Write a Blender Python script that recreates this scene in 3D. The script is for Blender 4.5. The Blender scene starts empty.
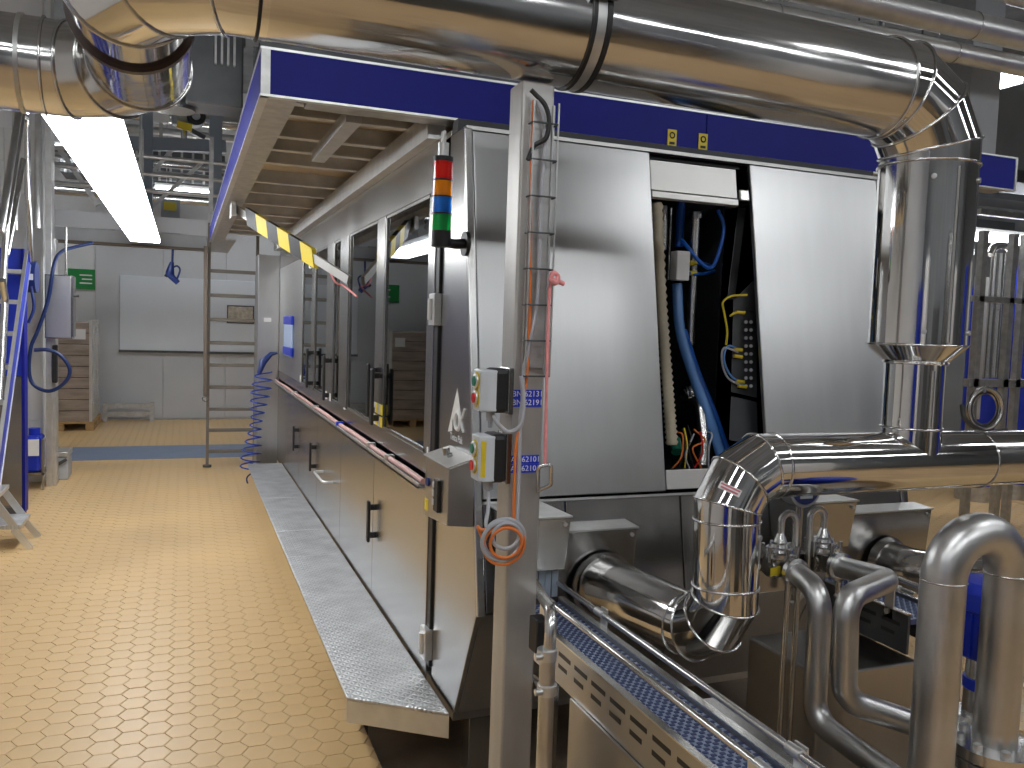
import bpy, bmesh, math, random
import numpy as np
from mathutils import Vector, Matrix
random.seed(7)
S = bpy.context.scene
COL = S.collection

# ------------------------------------------------------------------ camera
FPX = 839.0; CX, CY = 512.0, 384.0; EYE = 1.62      # focal length and centre in pixels of the 1024x768 frame
def _dir(p):
    v = Vector((p[0]-CX, p[1]-CY, FPX)); v.normalize(); return v
_Y = _dir((184, 317)); _X = _dir((2657, 400)); _X = (_X-_Y*_X.dot(_Y)).normalized(); _Z = _X.cross(_Y)
if _Z.y > 0: _Z = -_Z
MW = Matrix((_X, _Y, _Z))                            # camera (right, down, forward) -> world
O = Vector((0, 0, EYE))
cam = bpy.data.objects.new('camera', bpy.data.cameras.new('camera')); COL.objects.link(cam)
cam.data.sensor_width = 36.0; cam.data.lens = 36.0*FPX/1024; cam.data.clip_start = 0.05
r_, u_, b_ = MW@Vector((1,0,0)), MW@Vector((0,-1,0)), MW@Vector((0,0,-1))
cam.matrix_world = Matrix(((r_.x,u_.x,b_.x,O.x),(r_.y,u_.y,b_.y,O.y),(r_.z,u_.z,b_.z,O.z),(0,0,0,1)))
S.camera = cam
def ray(x, y): return MW@Vector((x-CX, y-CY, FPX))
def onx(x, y, X): r = ray(x, y); return O+r*(X/r.x)
def ony(x, y, Y): r = ray(x, y); return O+r*(Y/r.y)
def onz(x, y, Z): r = ray(x, y); return O+r*((Z-EYE)/r.z)

# ------------------------------------------------------------------ world and exposure
W = bpy.data.worlds.new('world'); S.world = W; W.use_nodes = True
W.node_tree.nodes['Background'].inputs[0].default_value = (0.8, 0.85, 0.9, 1)
W.node_tree.nodes['Background'].inputs[1].default_value = 0.15
S.view_settings.view_transform = 'Standard'; S.view_settings.look = 'None'
S.view_settings.exposure = 0.85; S.view_settings.gamma = 1.0; S.view_settings.use_curve_mapping = False
LAMP = 11.0     # emission of the fluorescent diffusers

# ------------------------------------------------------------------ materials
MATS = {}
def mat(name, col, rough=0.5, metal=0.0, noise=0.0, nscale=6.0, bump=0.0, bscale=60.0, stretch=(1,1,1), rvar=0.0, emit=0.0, coat=0.0, detail=4.0, bdist=0.01):
    m = bpy.data.materials.new(name); m.use_nodes = True; MATS[name] = m
    nt = m.node_tree; N = nt.nodes; L = nt.links; P = N['Principled BSDF']
    P.inputs['Base Color'].default_value = (*col, 1); P.inputs['Roughness'].default_value = rough; P.inputs['Metallic'].default_value = metal
    if coat: P.inputs['Coat Weight'].default_value = coat; P.inputs['Coat Roughness'].default_value = 0.1
    if emit: P.inputs['Emission Color'].default_value = (*col, 1); P.inputs['Emission Strength'].default_value = emit
    if noise or bump or rvar:
        tc = N.new('ShaderNodeTexCoord'); mp = N.new('ShaderNodeMapping'); mp.inputs['Scale'].default_value = stretch
        L.new(tc.outputs['Object'], mp.inputs['Vector'])
    if noise or rvar:
        t = N.new('ShaderNodeTexNoise'); t.inputs['Scale'].default_value = nscale; t.inputs['Detail'].default_value = detail
        L.new(mp.outputs[0], t.inputs['Vector'])
    if noise:
        r = N.new('ShaderNodeValToRGB'); e = r.color_ramp.elements
        e[0].position = 0.3; e[1].position = 0.7
        e[0].color = (*[max(0, c*(1-noise)) for c in col], 1); e[1].color = (*[min(1, c*(1+noise)) for c in col], 1)
        L.new(t.outputs['Fac'], r.inputs['Fac']); L.new(r.outputs['Color'], P.inputs['Base Color'])
    if rvar:
        q = N.new('ShaderNodeMapRange'); q.inputs['From Min'].default_value = 0.3; q.inputs['From Max'].default_value = 0.7
        q.inputs['To Min'].default_value = max(0.02, rough-rvar); q.inputs['To Max'].default_value = rough+rvar
        L.new(t.outputs['Fac'], q.inputs['Value']); L.new(q.outputs[0], P.inputs['Roughness'])
    if bump:
        t2 = N.new('ShaderNodeTexNoise'); t2.inputs['Scale'].default_value = bscale; t2.inputs['Detail'].default_value = 2
        L.new(mp.outputs[0], t2.inputs['Vector'])
        bn = N.new('ShaderNodeBump'); bn.inputs['Strength'].default_value = bump; bn.inputs['Distance'].default_value = bdist
        L.new(t2.outputs['Fac'], bn.inputs['Height']); L.new(bn.outputs[0], P.inputs['Normal'])
    return m
STEEL = mat('brushed_stainless', (0.40,0.395,0.385), 0.24, 1, 0.05, 3, 0, 30, (1,1,1), 0.03)
PANEL = mat('satin_stainless_panel', (0.55,0.55,0.545), 0.33, 1, 0.03, 2, 0, 40, (8,1,1), 0.02)
DKSTEEL = mat('darker_stainless', (0.47,0.46,0.445), 0.34, 1, 0.10, 3, 0, 25, (1,1,1), 0.05)
POL = mat('polished_duct_steel', (0.74,0.735,0.72), 0.08, 1, 0.05, 4, 0.10, 6, (1,1,1), 0.03)
POL2 = mat('dull_duct_steel', (0.68,0.67,0.655), 0.14, 1, 0.10, 5, 0.16, 7, (0.6,1.6,1.6), 0.07)
PIPE = mat('pickled_pipe_steel', (0.60,0.595,0.585), 0.38, 1, 0.12, 7, 0.03, 40, (1,1,1), 0.08)
PIPEB = mat('bright_pipe_steel', (0.66,0.655,0.64), 0.25, 1, 0.06, 5, 0.02, 40)
GALV = mat('galvanised_steel', (0.52,0.52,0.51), 0.42, 0.85, 0.16, 18, 0.04, 60)
ALU = mat('aluminium', (0.70,0.70,0.69), 0.38, 0.9, 0.08, 14)
POSTM = mat('post_steel', (0.47,0.46,0.44), 0.45, 0.7, 0.14, 9, 0.04, 40, (1,1,0.3))
BLUE = mat('blue_enamel', (0.004,0.008,0.23), 0.5, 0, 0.08, 3); BLUE.node_tree.nodes['Principled BSDF'].inputs['Specular IOR Level'].default_value = 0.25
BLUE2 = mat('bright_blue_paint', (0.008,0.03,0.42), 0.35, 0, 0.1, 8)
LABELB = mat('label_blue', (0.01,0.04,0.55), 0.4)
HOSEB = mat('blue_hose', (0.015,0.12,0.55), 0.3)
HOSED = mat('dark_blue_hose', (0.01,0.03,0.16), 0.4)
HOSEC = mat('clear_blue_hose', (0.12,0.28,0.62), 0.25)
WHITE = mat('white_paint', (0.80,0.80,0.79), 0.45, 0, 0.03, 8)
LGREY = mat('light_grey_plastic', (0.58,0.62,0.66), 0.4)
GREYP = mat('grey_paint', (0.42,0.44,0.46), 0.5, 0, 0.06, 5)
BLACK = mat('black_rubber', (0.012,0.012,0.013), 0.45)
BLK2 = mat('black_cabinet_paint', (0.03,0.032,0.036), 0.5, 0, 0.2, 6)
DARKM = mat('dark_grey_metal', (0.10,0.105,0.11), 0.42, 0.5, 0.15, 6)
YEL = mat('yellow', (0.78,0.60,0.03), 0.45)
GREENS = mat('green_sign', (0.01,0.24,0.05), 0.45)
ORANGE = mat('orange_cable', (0.75,0.20,0.04), 0.45)
GREYC = mat('grey_cable', (0.42,0.43,0.46), 0.45)
PINK = mat('pink_rope', (0.80,0.30,0.30), 0.7, 0, 0.1, 60)
BEIGE = mat('beige_hose', (0.50,0.44,0.32), 0.55)
RED = mat('red', (0.65,0.02,0.015), 0.35)
GREEN = mat('green_button', (0.01,0.20,0.12), 0.35)
WOOD = mat('pallet_wood', (0.50,0.33,0.16), 0.7, 0, 0.2, 9, stretch=(1,6,6))
PLY = mat('plywood_deck', (0.52,0.42,0.30), 0.6, 0, 0.15, 5)
TILE = mat('beige_floor_tile', (0.65,0.44,0.21), 0.38, 0, 0.09, 1.3, 0.0, 90, rvar=0.08)
GROUT = mat('tile_grout', (0.51,0.335,0.17), 0.7, 0, 0.15, 4)
SHADEM = mat('shade_brown_floor', (0.27,0.21,0.15), 0.35, 0, 0.35, 3)  # brown kept dark to carry the shade under step and machine
BAND = mat('blue_grey_floor_paint', (0.16,0.215,0.32), 0.4, 0, 0.06, 4)
WALLG = mat('grey_wall_panel', (0.58,0.60,0.63), 0.5, 0, 0.03, 2)
WALLW = mat('white_wall', (0.70,0.71,0.72), 0.55, 0, 0.03, 2)
CEIL = mat('ceiling_grey', (0.27,0.28,0.29), 0.7, 0, 0.2, 3)
WTILE = mat('white_wall_tile', (0.68,0.69,0.68), 0.25)
FILM = mat('stretch_wrapped_cartons', (0.40,0.33,0.28), 0.25, 0, 0.25, 3, 0.3, 12, (1,1,6), coat=0.6)
STRIP = mat('strip_curtain', (0.30,0.36,0.43), 0.3)
BELT = mat('blue_belt', (0.30,0.35,0.47), 0.5)
BELTD = mat('blue_belt_dark', (0.055,0.075,0.17), 0.5)
LAMPM = mat('lamp_diffuser', (0.94,0.97,1.0), 0.4, emit=LAMP)
REFLECT = mat('white_sheet_steel', (0.74,0.73,0.70), 0.36, 0.4, 0.05, 4)
def dome(name, col):
    m = mat(name, col, 0.15); P = m.node_tree.nodes['Principled BSDF']
    P.inputs['Transmission Weight'].default_value = 0.25; P.inputs['Coat Weight'].default_value = 0.5
    return m
DRED, DORA, DBLU, DGRN = dome('red_lens',(0.90,0.012,0.01)), dome('orange_lens',(1.0,0.30,0.0)), dome('blue_lens',(0.008,0.22,0.95)), dome('green_lens',(0.0,0.55,0.09))
def glassmat():
    m = bpy.data.materials.new('tinted_door_glass'); m.use_nodes = True; nt = m.node_tree; N = nt.nodes; L = nt.links
    N.remove(N['Principled BSDF']); out = N['Material Output']
    tr = N.new('ShaderNodeBsdfTransparent'); tr.inputs[0].default_value = (0.30,0.34,0.36,1)
    gl = N.new('ShaderNodeBsdfGlossy'); gl.inputs['Roughness'].default_value = 0.01; gl.inputs[0].default_value = (0.92,0.95,0.97,1)
    fr = N.new('ShaderNodeFresnel'); fr.inputs[0].default_value = 1.62
    mx = N.new('ShaderNodeMixShader'); L.new(fr.outputs[0], mx.inputs[0]); L.new(tr.outputs[0], mx.inputs[1]); L.new(gl.outputs[0], mx.inputs[2])
    L.new(mx.outputs[0], out.inputs[0]); return m
GLASS = glassmat()
def treadmat():
    m = mat('aluminium_tread_plate', (0.62,0.63,0.64), 0.36, 0.9, 0.14, 9); nt = m.node_tree; N = nt.nodes; L = nt.links; P = N['Principled BSDF']
    tc = N.new('ShaderNodeTexCoord'); hs = []
    for rot in (0.785, -0.785):
        mp = N.new('ShaderNodeMapping'); mp.inputs['Rotation'].default_value = (0,0,rot); L.new(tc.outputs['Object'], mp.inputs[0])
        ws = []
        for d, sc in (('X', 9.5), ('Y', 19)):
            w = N.new('ShaderNodeTexWave'); w.bands_direction = d; w.inputs['Scale'].default_value = sc; L.new(mp.outputs[0], w.inputs[0]); ws.append(w)
        mu = N.new('ShaderNodeMath'); mu.operation = 'MULTIPLY'; L.new(ws[0].outputs['Fac'], mu.inputs[0]); L.new(ws[1].outputs['Fac'], mu.inputs[1]); hs.append(mu)
    mx = N.new('ShaderNodeMath'); mx.operation = 'MAXIMUM'; L.new(hs[0].outputs[0], mx.inputs[0]); L.new(hs[1].outputs[0], mx.inputs[1])
    bn = N.new('ShaderNodeBump'); bn.inputs['Strength'].default_value = 0.55; bn.inputs['Distance'].default_value = 0.006
    L.new(mx.outputs[0], bn.inputs['Height']); L.new(bn.outputs[0], P.inputs['Normal']); return m
TREAD = treadmat()

# ------------------------------------------------------------------ mesh helpers
V = Vector
def frame(d):
    d = V(d).normalized(); a = V((0,0,1)) if abs(d.z) < 0.9 else V((0,1,0))
    u = d.cross(a).normalized(); return u, d.cross(u).normalized()
class MB:
    def __init__(s): s.v = []; s.f = []; s.sm = []
    def add(s, vs, fs, smooth=False):
        n = len(s.v); s.v += [tuple(q) for q in vs]
        for f in fs: s.f.append([i+n for i in f]); s.sm.append(smooth)
        return s
    def hexa(s, p):            # 4 bottom corners in order, then the 4 above them
        return s.add(p, [(3,2,1,0),(4,5,6,7),(0,1,5,4),(1,2,6,5),(2,3,7,6),(3,0,4,7)])
    def box(s, x0, x1, y0, y1, z0, z1):
        return s.hexa([(x0,y0,z0),(x1,y0,z0),(x1,y1,z0),(x0,y1,z0),(x0,y0,z1),(x1,y0,z1),(x1,y1,z1),(x0,y1,z1)])
    def obox(s, c, ux, uy, uz, sx, sy, sz):     # oriented box, full sizes
        c = V(c); ux, uy, uz = V(ux).normalized()*sx/2, V(uy).normalized()*sy/2, V(uz).normalized()*sz/2
        return s.hexa([c-ux-uy-uz, c+ux-uy-uz, c+ux+uy-uz, c-ux+uy-uz, c-ux-uy+uz, c+ux-uy+uz, c+ux+uy+uz, c-ux+uy+uz])
    def bar(s, a, b, w, h=None, up=(0,0,1)):     # rectangular bar from a to b
        a, b = V(a), V(b); d = (b-a).normalized(); up = V(up)
        if abs(d.dot(up)) > 0.95: up = V((0,1,0))
        sx = d.cross(up).normalized(); uz = sx.cross(d)
        return s.obox((a+b)/2, sx, d, uz, w, (b-a).length, h or w)
    def prism(s, pts, d):     # polygon pts extruded by vector d
        n = len(pts); d = V(d); a = [V(p) for p in pts]; b = [p+d for p in a]
        return s.add(a+b, [list(range(n))[::-1], [n+i for i in range(n)]]+[(i,(i+1)%n,n+(i+1)%n,n+i) for i in range(n)])
    def cyl(s, a, b, r, r2=None, n=20, caps=True):
        a, b = V(a), V(b); r2 = r if r2 is None else r2; u, w = frame(b-a)
        ra = [a+(u*math.cos(t)+w*math.sin(t))*r for t in [2*math.pi*i/n for i in range(n)]]
        rb = [b+(u*math.cos(t)+w*math.sin(t))*r2 for t in [2*math.pi*i/n for i in range(n)]]
        s.add(ra+rb, [(i,(i+1)%n,n+(i+1)%n,n+i) for i in range(n)], True)
        if caps: s.add(ra, [list(range(n))[::-1]]); s.add(rb, [list(range(n))])
        return s
    def lathe(s, a, d, prof, n=24):        # prof: (distance along d, radius)
        a = V(a); d = V(d).normalized(); u, w = frame(d)
        for (h0, r0), (h1, r1) in zip(prof, prof[1:]):
            ra = [a+d*h0+(u*math.cos(t)+w*math.sin(t))*r0 for t in [2*math.pi*i/n for i in range(n)]]
            rb = [a+d*h1+(u*math.cos(t)+w*math.sin(t))*r1 for t in [2*math.pi*i/n for i in range(n)]]
            s.add(ra+rb, [(i,(i+1)%n,n+(i+1)%n,n+i) for i in range(n)], True)
        for (h, r) in (prof[0], prof[-1]):
            if r > 1e-4: s.add([a+d*h+(u*math.cos(t)+w*math.sin(t))*r for t in [2*math.pi*i/n for i in range(n)]], [list(range(n))])
        return s
    def tube(s, pts, r, n=12, caps=True, sharp=False):   # mitred tube along a polyline; r may be a list
        pts = [V(p) for p in pts]; m = len(pts); R = r if isinstance(r, (list, tuple)) else [r]*m
        seg = [(pts[i+1]-pts[i]).normalized() for i in range(m-1)]
        u, w = frame(seg[0]); rings = []
        for i in range(m):
            if i == 0: t = seg[0]
            elif i == m-1: t = seg[-1]
            else: t = (seg[i-1]+seg[i]).normalized()
            d = seg[max(0, i-1)]
            if i > 1:
                ax = seg[i-2].cross(seg[i-1])
                if ax.length > 1e-7:
                    q = Matrix.Rotation(seg[i-2].angle(seg[i-1]), 3, ax.normalized()); u = q@u; w = q@w
            ring = []
            for k in range(n):
                a = 2*math.pi*k/n; o = (u*math.cos(a)+w*math.sin(a))*R[i]
                ring.append(pts[i]+o-d*(o.dot(t)/d.dot(t)))   # project along the segment onto the mitre plane
            rings.append(ring)
        for i in range(m-1):
            if sharp or i == 0: base = len(s.v)
            s.add(rings[i]+rings[i+1], [(k,(k+1)%n,n+(k+1)%n,n+k) for k in range(n)], True) if sharp else None
        if not sharp:
            s.add([p for g in rings for p in g], [(i*n+k,i*n+(k+1)%n,(i+1)*n+(k+1)%n,(i+1)*n+k) for i in range(m-1) for k in range(n)], True)
        if caps: s.add(rings[0], [list(range(n))[::-1]]); s.add(rings[-1], [list(range(n))])
        s.rings = rings; return s
    def ring(s, c, d, R, r, n=28, k=6):      # torus
        c = V(c); u, w = frame(d); d = V(d).normalized(); vs = []; fs = []
        for i in range(n):
            a = 2*math.pi*i/n; e = u*math.cos(a)+w*math.sin(a)
            for j in range(k):
                b = 2*math.pi*j/k; vs.append(c+e*(R+r*math.cos(b))+d*(r*math.sin(b)))
        for i in range(n):
            for j in range(k): fs.append((i*k+j, ((i+1)%n)*k+j, ((i+1)%n)*k+(j+1)%k, i*k+(j+1)%k))
        return s.add(vs, fs, True)
    def ball(s, c, r, n=12, m=8, sc=(1,1,1)):
        c = V(c); vs = [c+V((0,0,r*sc[2]))]; fs = []
        for j in range(1, m):
            for i in range(n):
                a, b = 2*math.pi*i/n, math.pi*j/m
                vs.append(c+V((r*sc[0]*math.sin(b)*math.cos(a), r*sc[1]*math.sin(b)*math.sin(a), r*sc[2]*math.cos(b))))
        vs.append(c-V((0,0,r*sc[2])))
        for i in range(n): fs.append((0, 1+i, 1+(i+1)%n)); fs.append((len(vs)-1, 1+(m-2)*n+(i+1)%n, 1+(m-2)*n+i))
        for j in range(m-2):
            for i in range(n): fs.append((1+j*n+i, 1+(j+1)*n+i, 1+(j+1)*n+(i+1)%n, 1+j*n+(i+1)%n))
        return s.add(vs, fs, True)
def fillet(pts, r, n=6):        # round the corners of a polyline
    pts = [V(p) for p in pts]; out = [pts[0]]
    for i in range(1, len(pts)-1):
        a, b, c = pts[i-1], pts[i], pts[i+1]; d0 = (a-b); d1 = (c-b)
        rr = r[i-1] if isinstance(r, (list, tuple)) else r
        ang = d0.angle(d1); t = min(rr/math.tan(ang/2) if ang < 3.1 else 0, d0.length*0.49 if i > 1 else d0.length*0.98, d1.length*0.49 if i < len(pts)-2 else d1.length*0.98)
        if t < 1e-5: out.append(b); continue
        p, q = b+d0.normalized()*t, b+d1.normalized()*t
        rad = t*math.tan(ang/2); bis = (d0.normalized()+d1.normalized()).normalized(); cen = b+bis*(rad/math.sin(ang/2))
        e0, e1 = p-cen, q-cen; th = e0.angle(e1); ax = e0.cross(e1).normalized()
        for k in range(n+1): out.append(cen+Matrix.Rotation(th*k/n, 3, ax)@e0)
    out.append(pts[-1]); return out
def spline(pts, n=6):           # Catmull-Rom through points
    P = [V(p) for p in pts]; P = [P[0]*2-P[1]]+P+[P[-1]*2-P[-2]]; out = []
    for i in range(1, len(P)-2):
        for k in range(n):
            t = k/n; a, b, c, d = P[i-1], P[i], P[i+1], P[i+2]
            out.append(0.5*((2*b)+(c-a)*t+(2*a-5*b+4*c-d)*t*t+(3*b-a-3*c+d)*t**3))
    out.append(P[-2]); return out
def gore(a, b, c, R, n):        # corner of a segmented duct elbow: n+1 mitre vertices round the bend
    a, b, c = V(a), V(b), V(c); d0, d1 = (a-b).normalized(), (c-b).normalized(); ang = d0.angle(d1); turn = math.pi-ang
    t = R*math.tan(turn/2); p = b+d0*t; bis = (d0+d1).normalized(); cen = b+bis*(R/math.cos(turn/2)); e = p-cen
    ax = e.cross(b+d1*t-cen).normalized(); m = n+1; st = turn/m; out = []
    for k in range(m):
        out.append(cen+(Matrix.Rotation(st*(k+0.5), 3, ax)@e)/math.cos(st/2))
    return p, out, b+d1*t
def mk(name, mb, m, parent=None, bevel=0.0, kind=None, label=None):
    me = bpy.data.meshes.new(name); me.from_pydata(mb.v, [], mb.f); me.update()
    me.polygons.foreach_set('use_smooth', mb.sm); me.materials.append(m)
    bm = bmesh.new(); bm.from_mesh(me); bmesh.ops.recalc_face_normals(bm, faces=bm.faces); bm.to_mesh(me); bm.free()
    o = bpy.data.objects.new(name, me); COL.objects.link(o)
    attach(o, parent)
    if bevel:
        b = o.modifiers.new('bevel', 'BEVEL'); b.width = bevel; b.segments = 2; b.limit_method = 'ANGLE'; b.angle_limit = 0.6
    if kind: o['kind'] = kind
    if label: o['label'] = label
    return o
def attach(o, parent):
    if parent is None: return
    o.parent = parent
    if parent.type == 'EMPTY': o.matrix_parent_inverse = Matrix.Translation(-parent.location)
    elif 'mw' in parent: pass
def thing(name, label, cat, loc=(0,0,0), group=None):
    o = bpy.data.objects.new(name, None); COL.objects.link(o); o.location = loc; o.empty_display_size = 0.1
    o['label'] = label; o['category'] = cat
    if group: o['group'] = group
    return o
def tag(o, label, cat, group=None):
    o['label'] = label; o['category'] = cat
    if group: o['group'] = group
    return o
def struct(o): o['kind'] = 'structure'; return o
def text(name, s, size, origin, right, up, m, parent, depth=0.0008):
    cu = bpy.data.curves.new('t', 'FONT'); cu.body = s; cu.size = size; cu.extrude = depth; cu.align_x = 'CENTER'; cu.align_y = 'CENTER'; cu.resolution_u = 2
    t = bpy.data.objects.new('t', cu); COL.objects.link(t); bpy.context.view_layer.update()
    me = bpy.data.meshes.new_from_object(t.evaluated_get(bpy.context.evaluated_depsgraph_get())); bpy.data.objects.remove(t); bpy.data.curves.remove(cu)
    r, u = V(right).normalized(), V(up).normalized(); nrm = r.cross(u)
    me.transform(Matrix(((r.x,u.x,nrm.x,origin[0]),(r.y,u.y,nrm.y,origin[1]),(r.z,u.z,nrm.z,origin[2]),(0,0,0,1))))
    me.name = name; me.materials.clear(); me.materials.append(m)
    o = bpy.data.objects.new(name, me); COL.objects.link(o); attach(o, parent); return o

# ================================================================== SETTING
ROOM = dict(x0=-3.4, x1=9.5, y0=-3.6, y1=14.28, zc=5.2)
XE = 0.688                                                   # edge of the tiled aisle beside the invented dark slab
fl = MB(); zg = -0.004
for (a, b, c, d) in ((ROOM['x0'], XE, ROOM['y0'], ROOM['y1']), (XE, 3.2, ROOM['y0'], 1.2), (XE, 3.2, 9.3, ROOM['y1']), (3.2, ROOM['x1'], ROOM['y0'], ROOM['y1'])):
    fl.box(a, b, c, d, -0.30, zg)
FLOOR = struct(mk('floor', fl, GROUT))
struct(mk('floor_shade_slab', MB().box(XE, 3.2, 1.2, 9.3, -0.40, -0.13), SHADEM))  # invented lowered slab; its dark colour stands in for shade under the machine
# hexagonal tiles, points along X
hs = 0.060; gap = 0.0036
def hexpts(r): return [(r*math.cos(math.pi*k/3), r*math.sin(math.pi*k/3)) for k in range(6)]
ho, hi = hexpts(hs-gap/2), hexpts(hs-gap/2-0.003)
hv = [(x, y, -0.004) for x, y in ho]+[(x, y, -0.0006) for x, y in ho]+[(x, y, 0.0) for x, y in hi]
hf = [(12,13,14,15,16,17)]+[(i,(i+1)%6,6+(i+1)%6,6+i) for i in range(6)]+[(6+i,6+(i+1)%6,12+(i+1)%6,12+i) for i in range(6)]
cent = []
dx, dy = 1.5*hs, math.sqrt(3)*hs
for i in range(-40, 110):
    for j in range(0, 140):
        x, y = i*dx, j*dy+(dy/2 if i % 2 else 0)
        if (ROOM['x0']+0.1 < x < XE+hs*0.4 and 2.3 < y < (9.3+hs if x > XE-hs else 14.2)) or (3.2+hs < x < 8 and 1.2 < y < 9) or (XE-hs <= x < 3.1 and 9.3+hs < y < 14.2): cent.append((x, y))
def inview(x, y):
    v = MW.transposed()@(V((x, y, 0))-O)
    if v.z < 0.1: return False
    px, py = CX+FPX*v.x/v.z, CY+FPX*v.y/v.z
    return -5 < px < 380 and py < 772 and not (x > 0.50 and y > 3.0)
near = sorted([c for c in cent if c[0] < XE-hs and inview(*c)], key=lambda c: c[1]**2+c[0]**2)[:300]
tm = bpy.data.meshes.new('floor_tile'); tm.from_pydata(hv, [], hf); tm.materials.append(TILE)
for (x, y) in near:
    o = bpy.data.objects.new('floor_tile', tm); o.location = (x, y, random.uniform(-0.0006, 0.0006)); COL.objects.link(o); o.parent = FLOOR
ns = set(near); rest = MB()
for (x, y) in cent:
    if (x, y) in ns or (10.33 < y < 11.25 and x < XE+0.5): continue
    rest.add([(min(a+x, XE) if x < XE+hs and y < 9.3 else a+x, b+y, c) for a, b, c in hv], hf)
o = mk('floor_tile_field', rest, TILE, FLOOR, kind='stuff')
struct(mk('floor_band', MB().box(ROOM['x0'], XE+0.6, 10.27, 11.31, -0.01, 0.003), BAND))
# walls and ceiling
x0, x1, y0, y1, zc = (ROOM[k] for k in ('x0','x1','y0','y1','zc'))
wb = struct(mk('wall_back', MB().box(x0, x1, y1, y1+0.15, 0, zc), WALLW))
for (a, b) in ((-1.255,-0.305),(-0.30,0.62),(0.625,1.55),(1.555,2.5)):
    mk('wall_panel', MB().box(a, b, y1-0.03, y1, 0.02, 3.4), WALLG, wb, 0.003)
struct(mk('wall_left', MB().box(x0-0.15, x0, y0, y1, 0, zc), WALLW))
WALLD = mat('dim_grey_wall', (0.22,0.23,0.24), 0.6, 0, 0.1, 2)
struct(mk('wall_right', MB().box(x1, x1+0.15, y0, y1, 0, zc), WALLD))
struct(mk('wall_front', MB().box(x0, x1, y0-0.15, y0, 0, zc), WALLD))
struct(mk('ceiling', MB().box(x0, x1, y0, y1, zc, zc+0.15), CEIL))
# white tiled wall stub and the column at its end
ws = MB().box(x0, -1.24, 9.02, 9.3, 0, zc); WS = struct(mk('wall_tiled', ws, WALLW))
tz = 0.0
while tz < 3.2:
    tx = -1.25
    while tx > -2.3:
        mk('wall_tile', MB().box(tx-0.296, tx, 9.008, 9.03, tz+0.002, tz+0.298), WTILE, WS, 0.002); tx -= 0.30
    tz += 0.30
# whiteboard-like light panel on the back wall with dark lower rail
wbd = thing('wall_board', 'large pale white panel mounted on the grey back wall behind the ladder', 'board', (0.1, y1-0.05, 1.08))
mk('board_panel', MB().box(-0.917, 1.3, y1-0.062, y1-0.031, 1.085, 2.228), mat('pale_board', (0.74,0.79,0.86), 0.35, 0, 0.02, 2), wbd, 0.004)
mk('lower_rail', MB().box(-0.93, 1.3, y1-0.075, y1-0.031, 1.05, 1.085), DARKM, wbd)
gs = thing('green_sign', 'green safety sign with white lettering on the far white wall', 'sign', (-1.44, y1-0.02, 1.99))
mk('sign_plate', MB().box(-1.63, -1.265, y1-0.04, y1-0.001, 1.99, 2.29), GREENS, gs)
for k in range(3): mk('lettering', MB().box(-1.47+0.03*(k%2), -1.30, y1-0.043, y1-0.04, 2.19-0.06*k, 2.21-0.06*k), WHITE, gs)
nf = thing('notice_frame', 'small framed notice on the pale board behind the ladder rungs', 'notice', ony(240, 325, y1-0.07))
a, b = ony(227, 305, y1-0.07), ony(254, 324, y1-0.07)
mk('notice_border', MB().box(a.x, b.x, y1-0.075, y1-0.0625, b.z, a.z), DARKM, nf)
mk('notice_sheet', MB().box(a.x+0.02, b.x-0.02, y1-0.078, y1-0.075, b.z+0.02, a.z-0.02), mat('notice_paper', (0.55,0.50,0.42), 0.6, 0, 0.3, 18), nf)

# ================================================================== LAMPS
LAMPA = mat('aisle_lamp_diffuser', (0.94,0.97,1.0), 0.4, emit=LAMP*0.92)
LAMPB = mat('front_row_lamp_diffuser', (0.94,0.97,1.0), 0.4, emit=LAMP*0.78)
def luminaire(label, c, length, axis, width=0.27, m=LAMPM, name='fluorescent_lamp'):
    t = thing(name, label, 'lamp', c, 'long fluorescent lamps'); c = V(c)
    d = V((0,1,0)) if axis == 'y' else V((1,0,0)); s = V((1,0,0)) if axis == 'y' else V((0,1,0)); up = V((0,0,1))
    mk('diffuser', MB().obox(c+up*0.025, s, d, up, width, length, 0.05), m, t, 0.008)
    mk('housing', MB().obox(c+up*0.078, s, d, up, width*0.8, length+0.02, 0.055), WHITE, t)
    for e in (-0.5, 0.5): mk('end_cap', MB().obox(c+up*0.03+d*(length*e+math.copysign(0.008, e)), s, d, up, width*0.98, 0.015, 0.06), LGREY, t)
    for e in (-0.35, 0.35):
        p = c+d*length*e+up*0.1; mk('suspension_rod', MB().cyl(p, (p.x, p.y, ROOM['zc']-0.003), 0.006, n=8), GALV, t)
    return t
luminaire('long bright fluorescent lamp hanging over the aisle at left', (-0.365, 6.25, 2.35), 5.9, 'y', m=LAMPA)
luminaire('small far fluorescent lamp glowing under the mezzanine pipework', ony(192, 194, 12.2), 0.9, 'x', 0.16)
luminaire('fluorescent lamp at right beyond the tall vertical duct', (7.9, 6.0, 2.62), 2.4, 'x', 0.2)
for k, (x, y) in enumerate(((-1.6, 0.4), (0.5, 0.45), (3.75, 0.4), (5.9, 1.0), (-1.0, -1.6), (1.3, -1.6), (3.5, -1.6), (5.8, -1.6))):
    luminaire(('left','middle','right','far right')[k % 4]+' ceiling lamp of the '+('front row over the pipework' if k < 4 else 'rear row behind the viewer'), (x, y, 3.55), 1.6, 'x', 0.2, m=LAMPB if k < 4 else LAMPM)
for (x, y, lb) in ((5.4, 5.0, 'ceiling lamp high over the process rack'), (6.5, 8.5, 'ceiling lamp behind the blue tanks at right'), (1.6, 12.4, 'ceiling lamp over the pale wall board'), (-1.8, 12.4, 'ceiling lamp over the pallet of cartons')):
    luminaire(lb, (x, y, 3.7), 1.6, 'x', 0.2)

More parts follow.
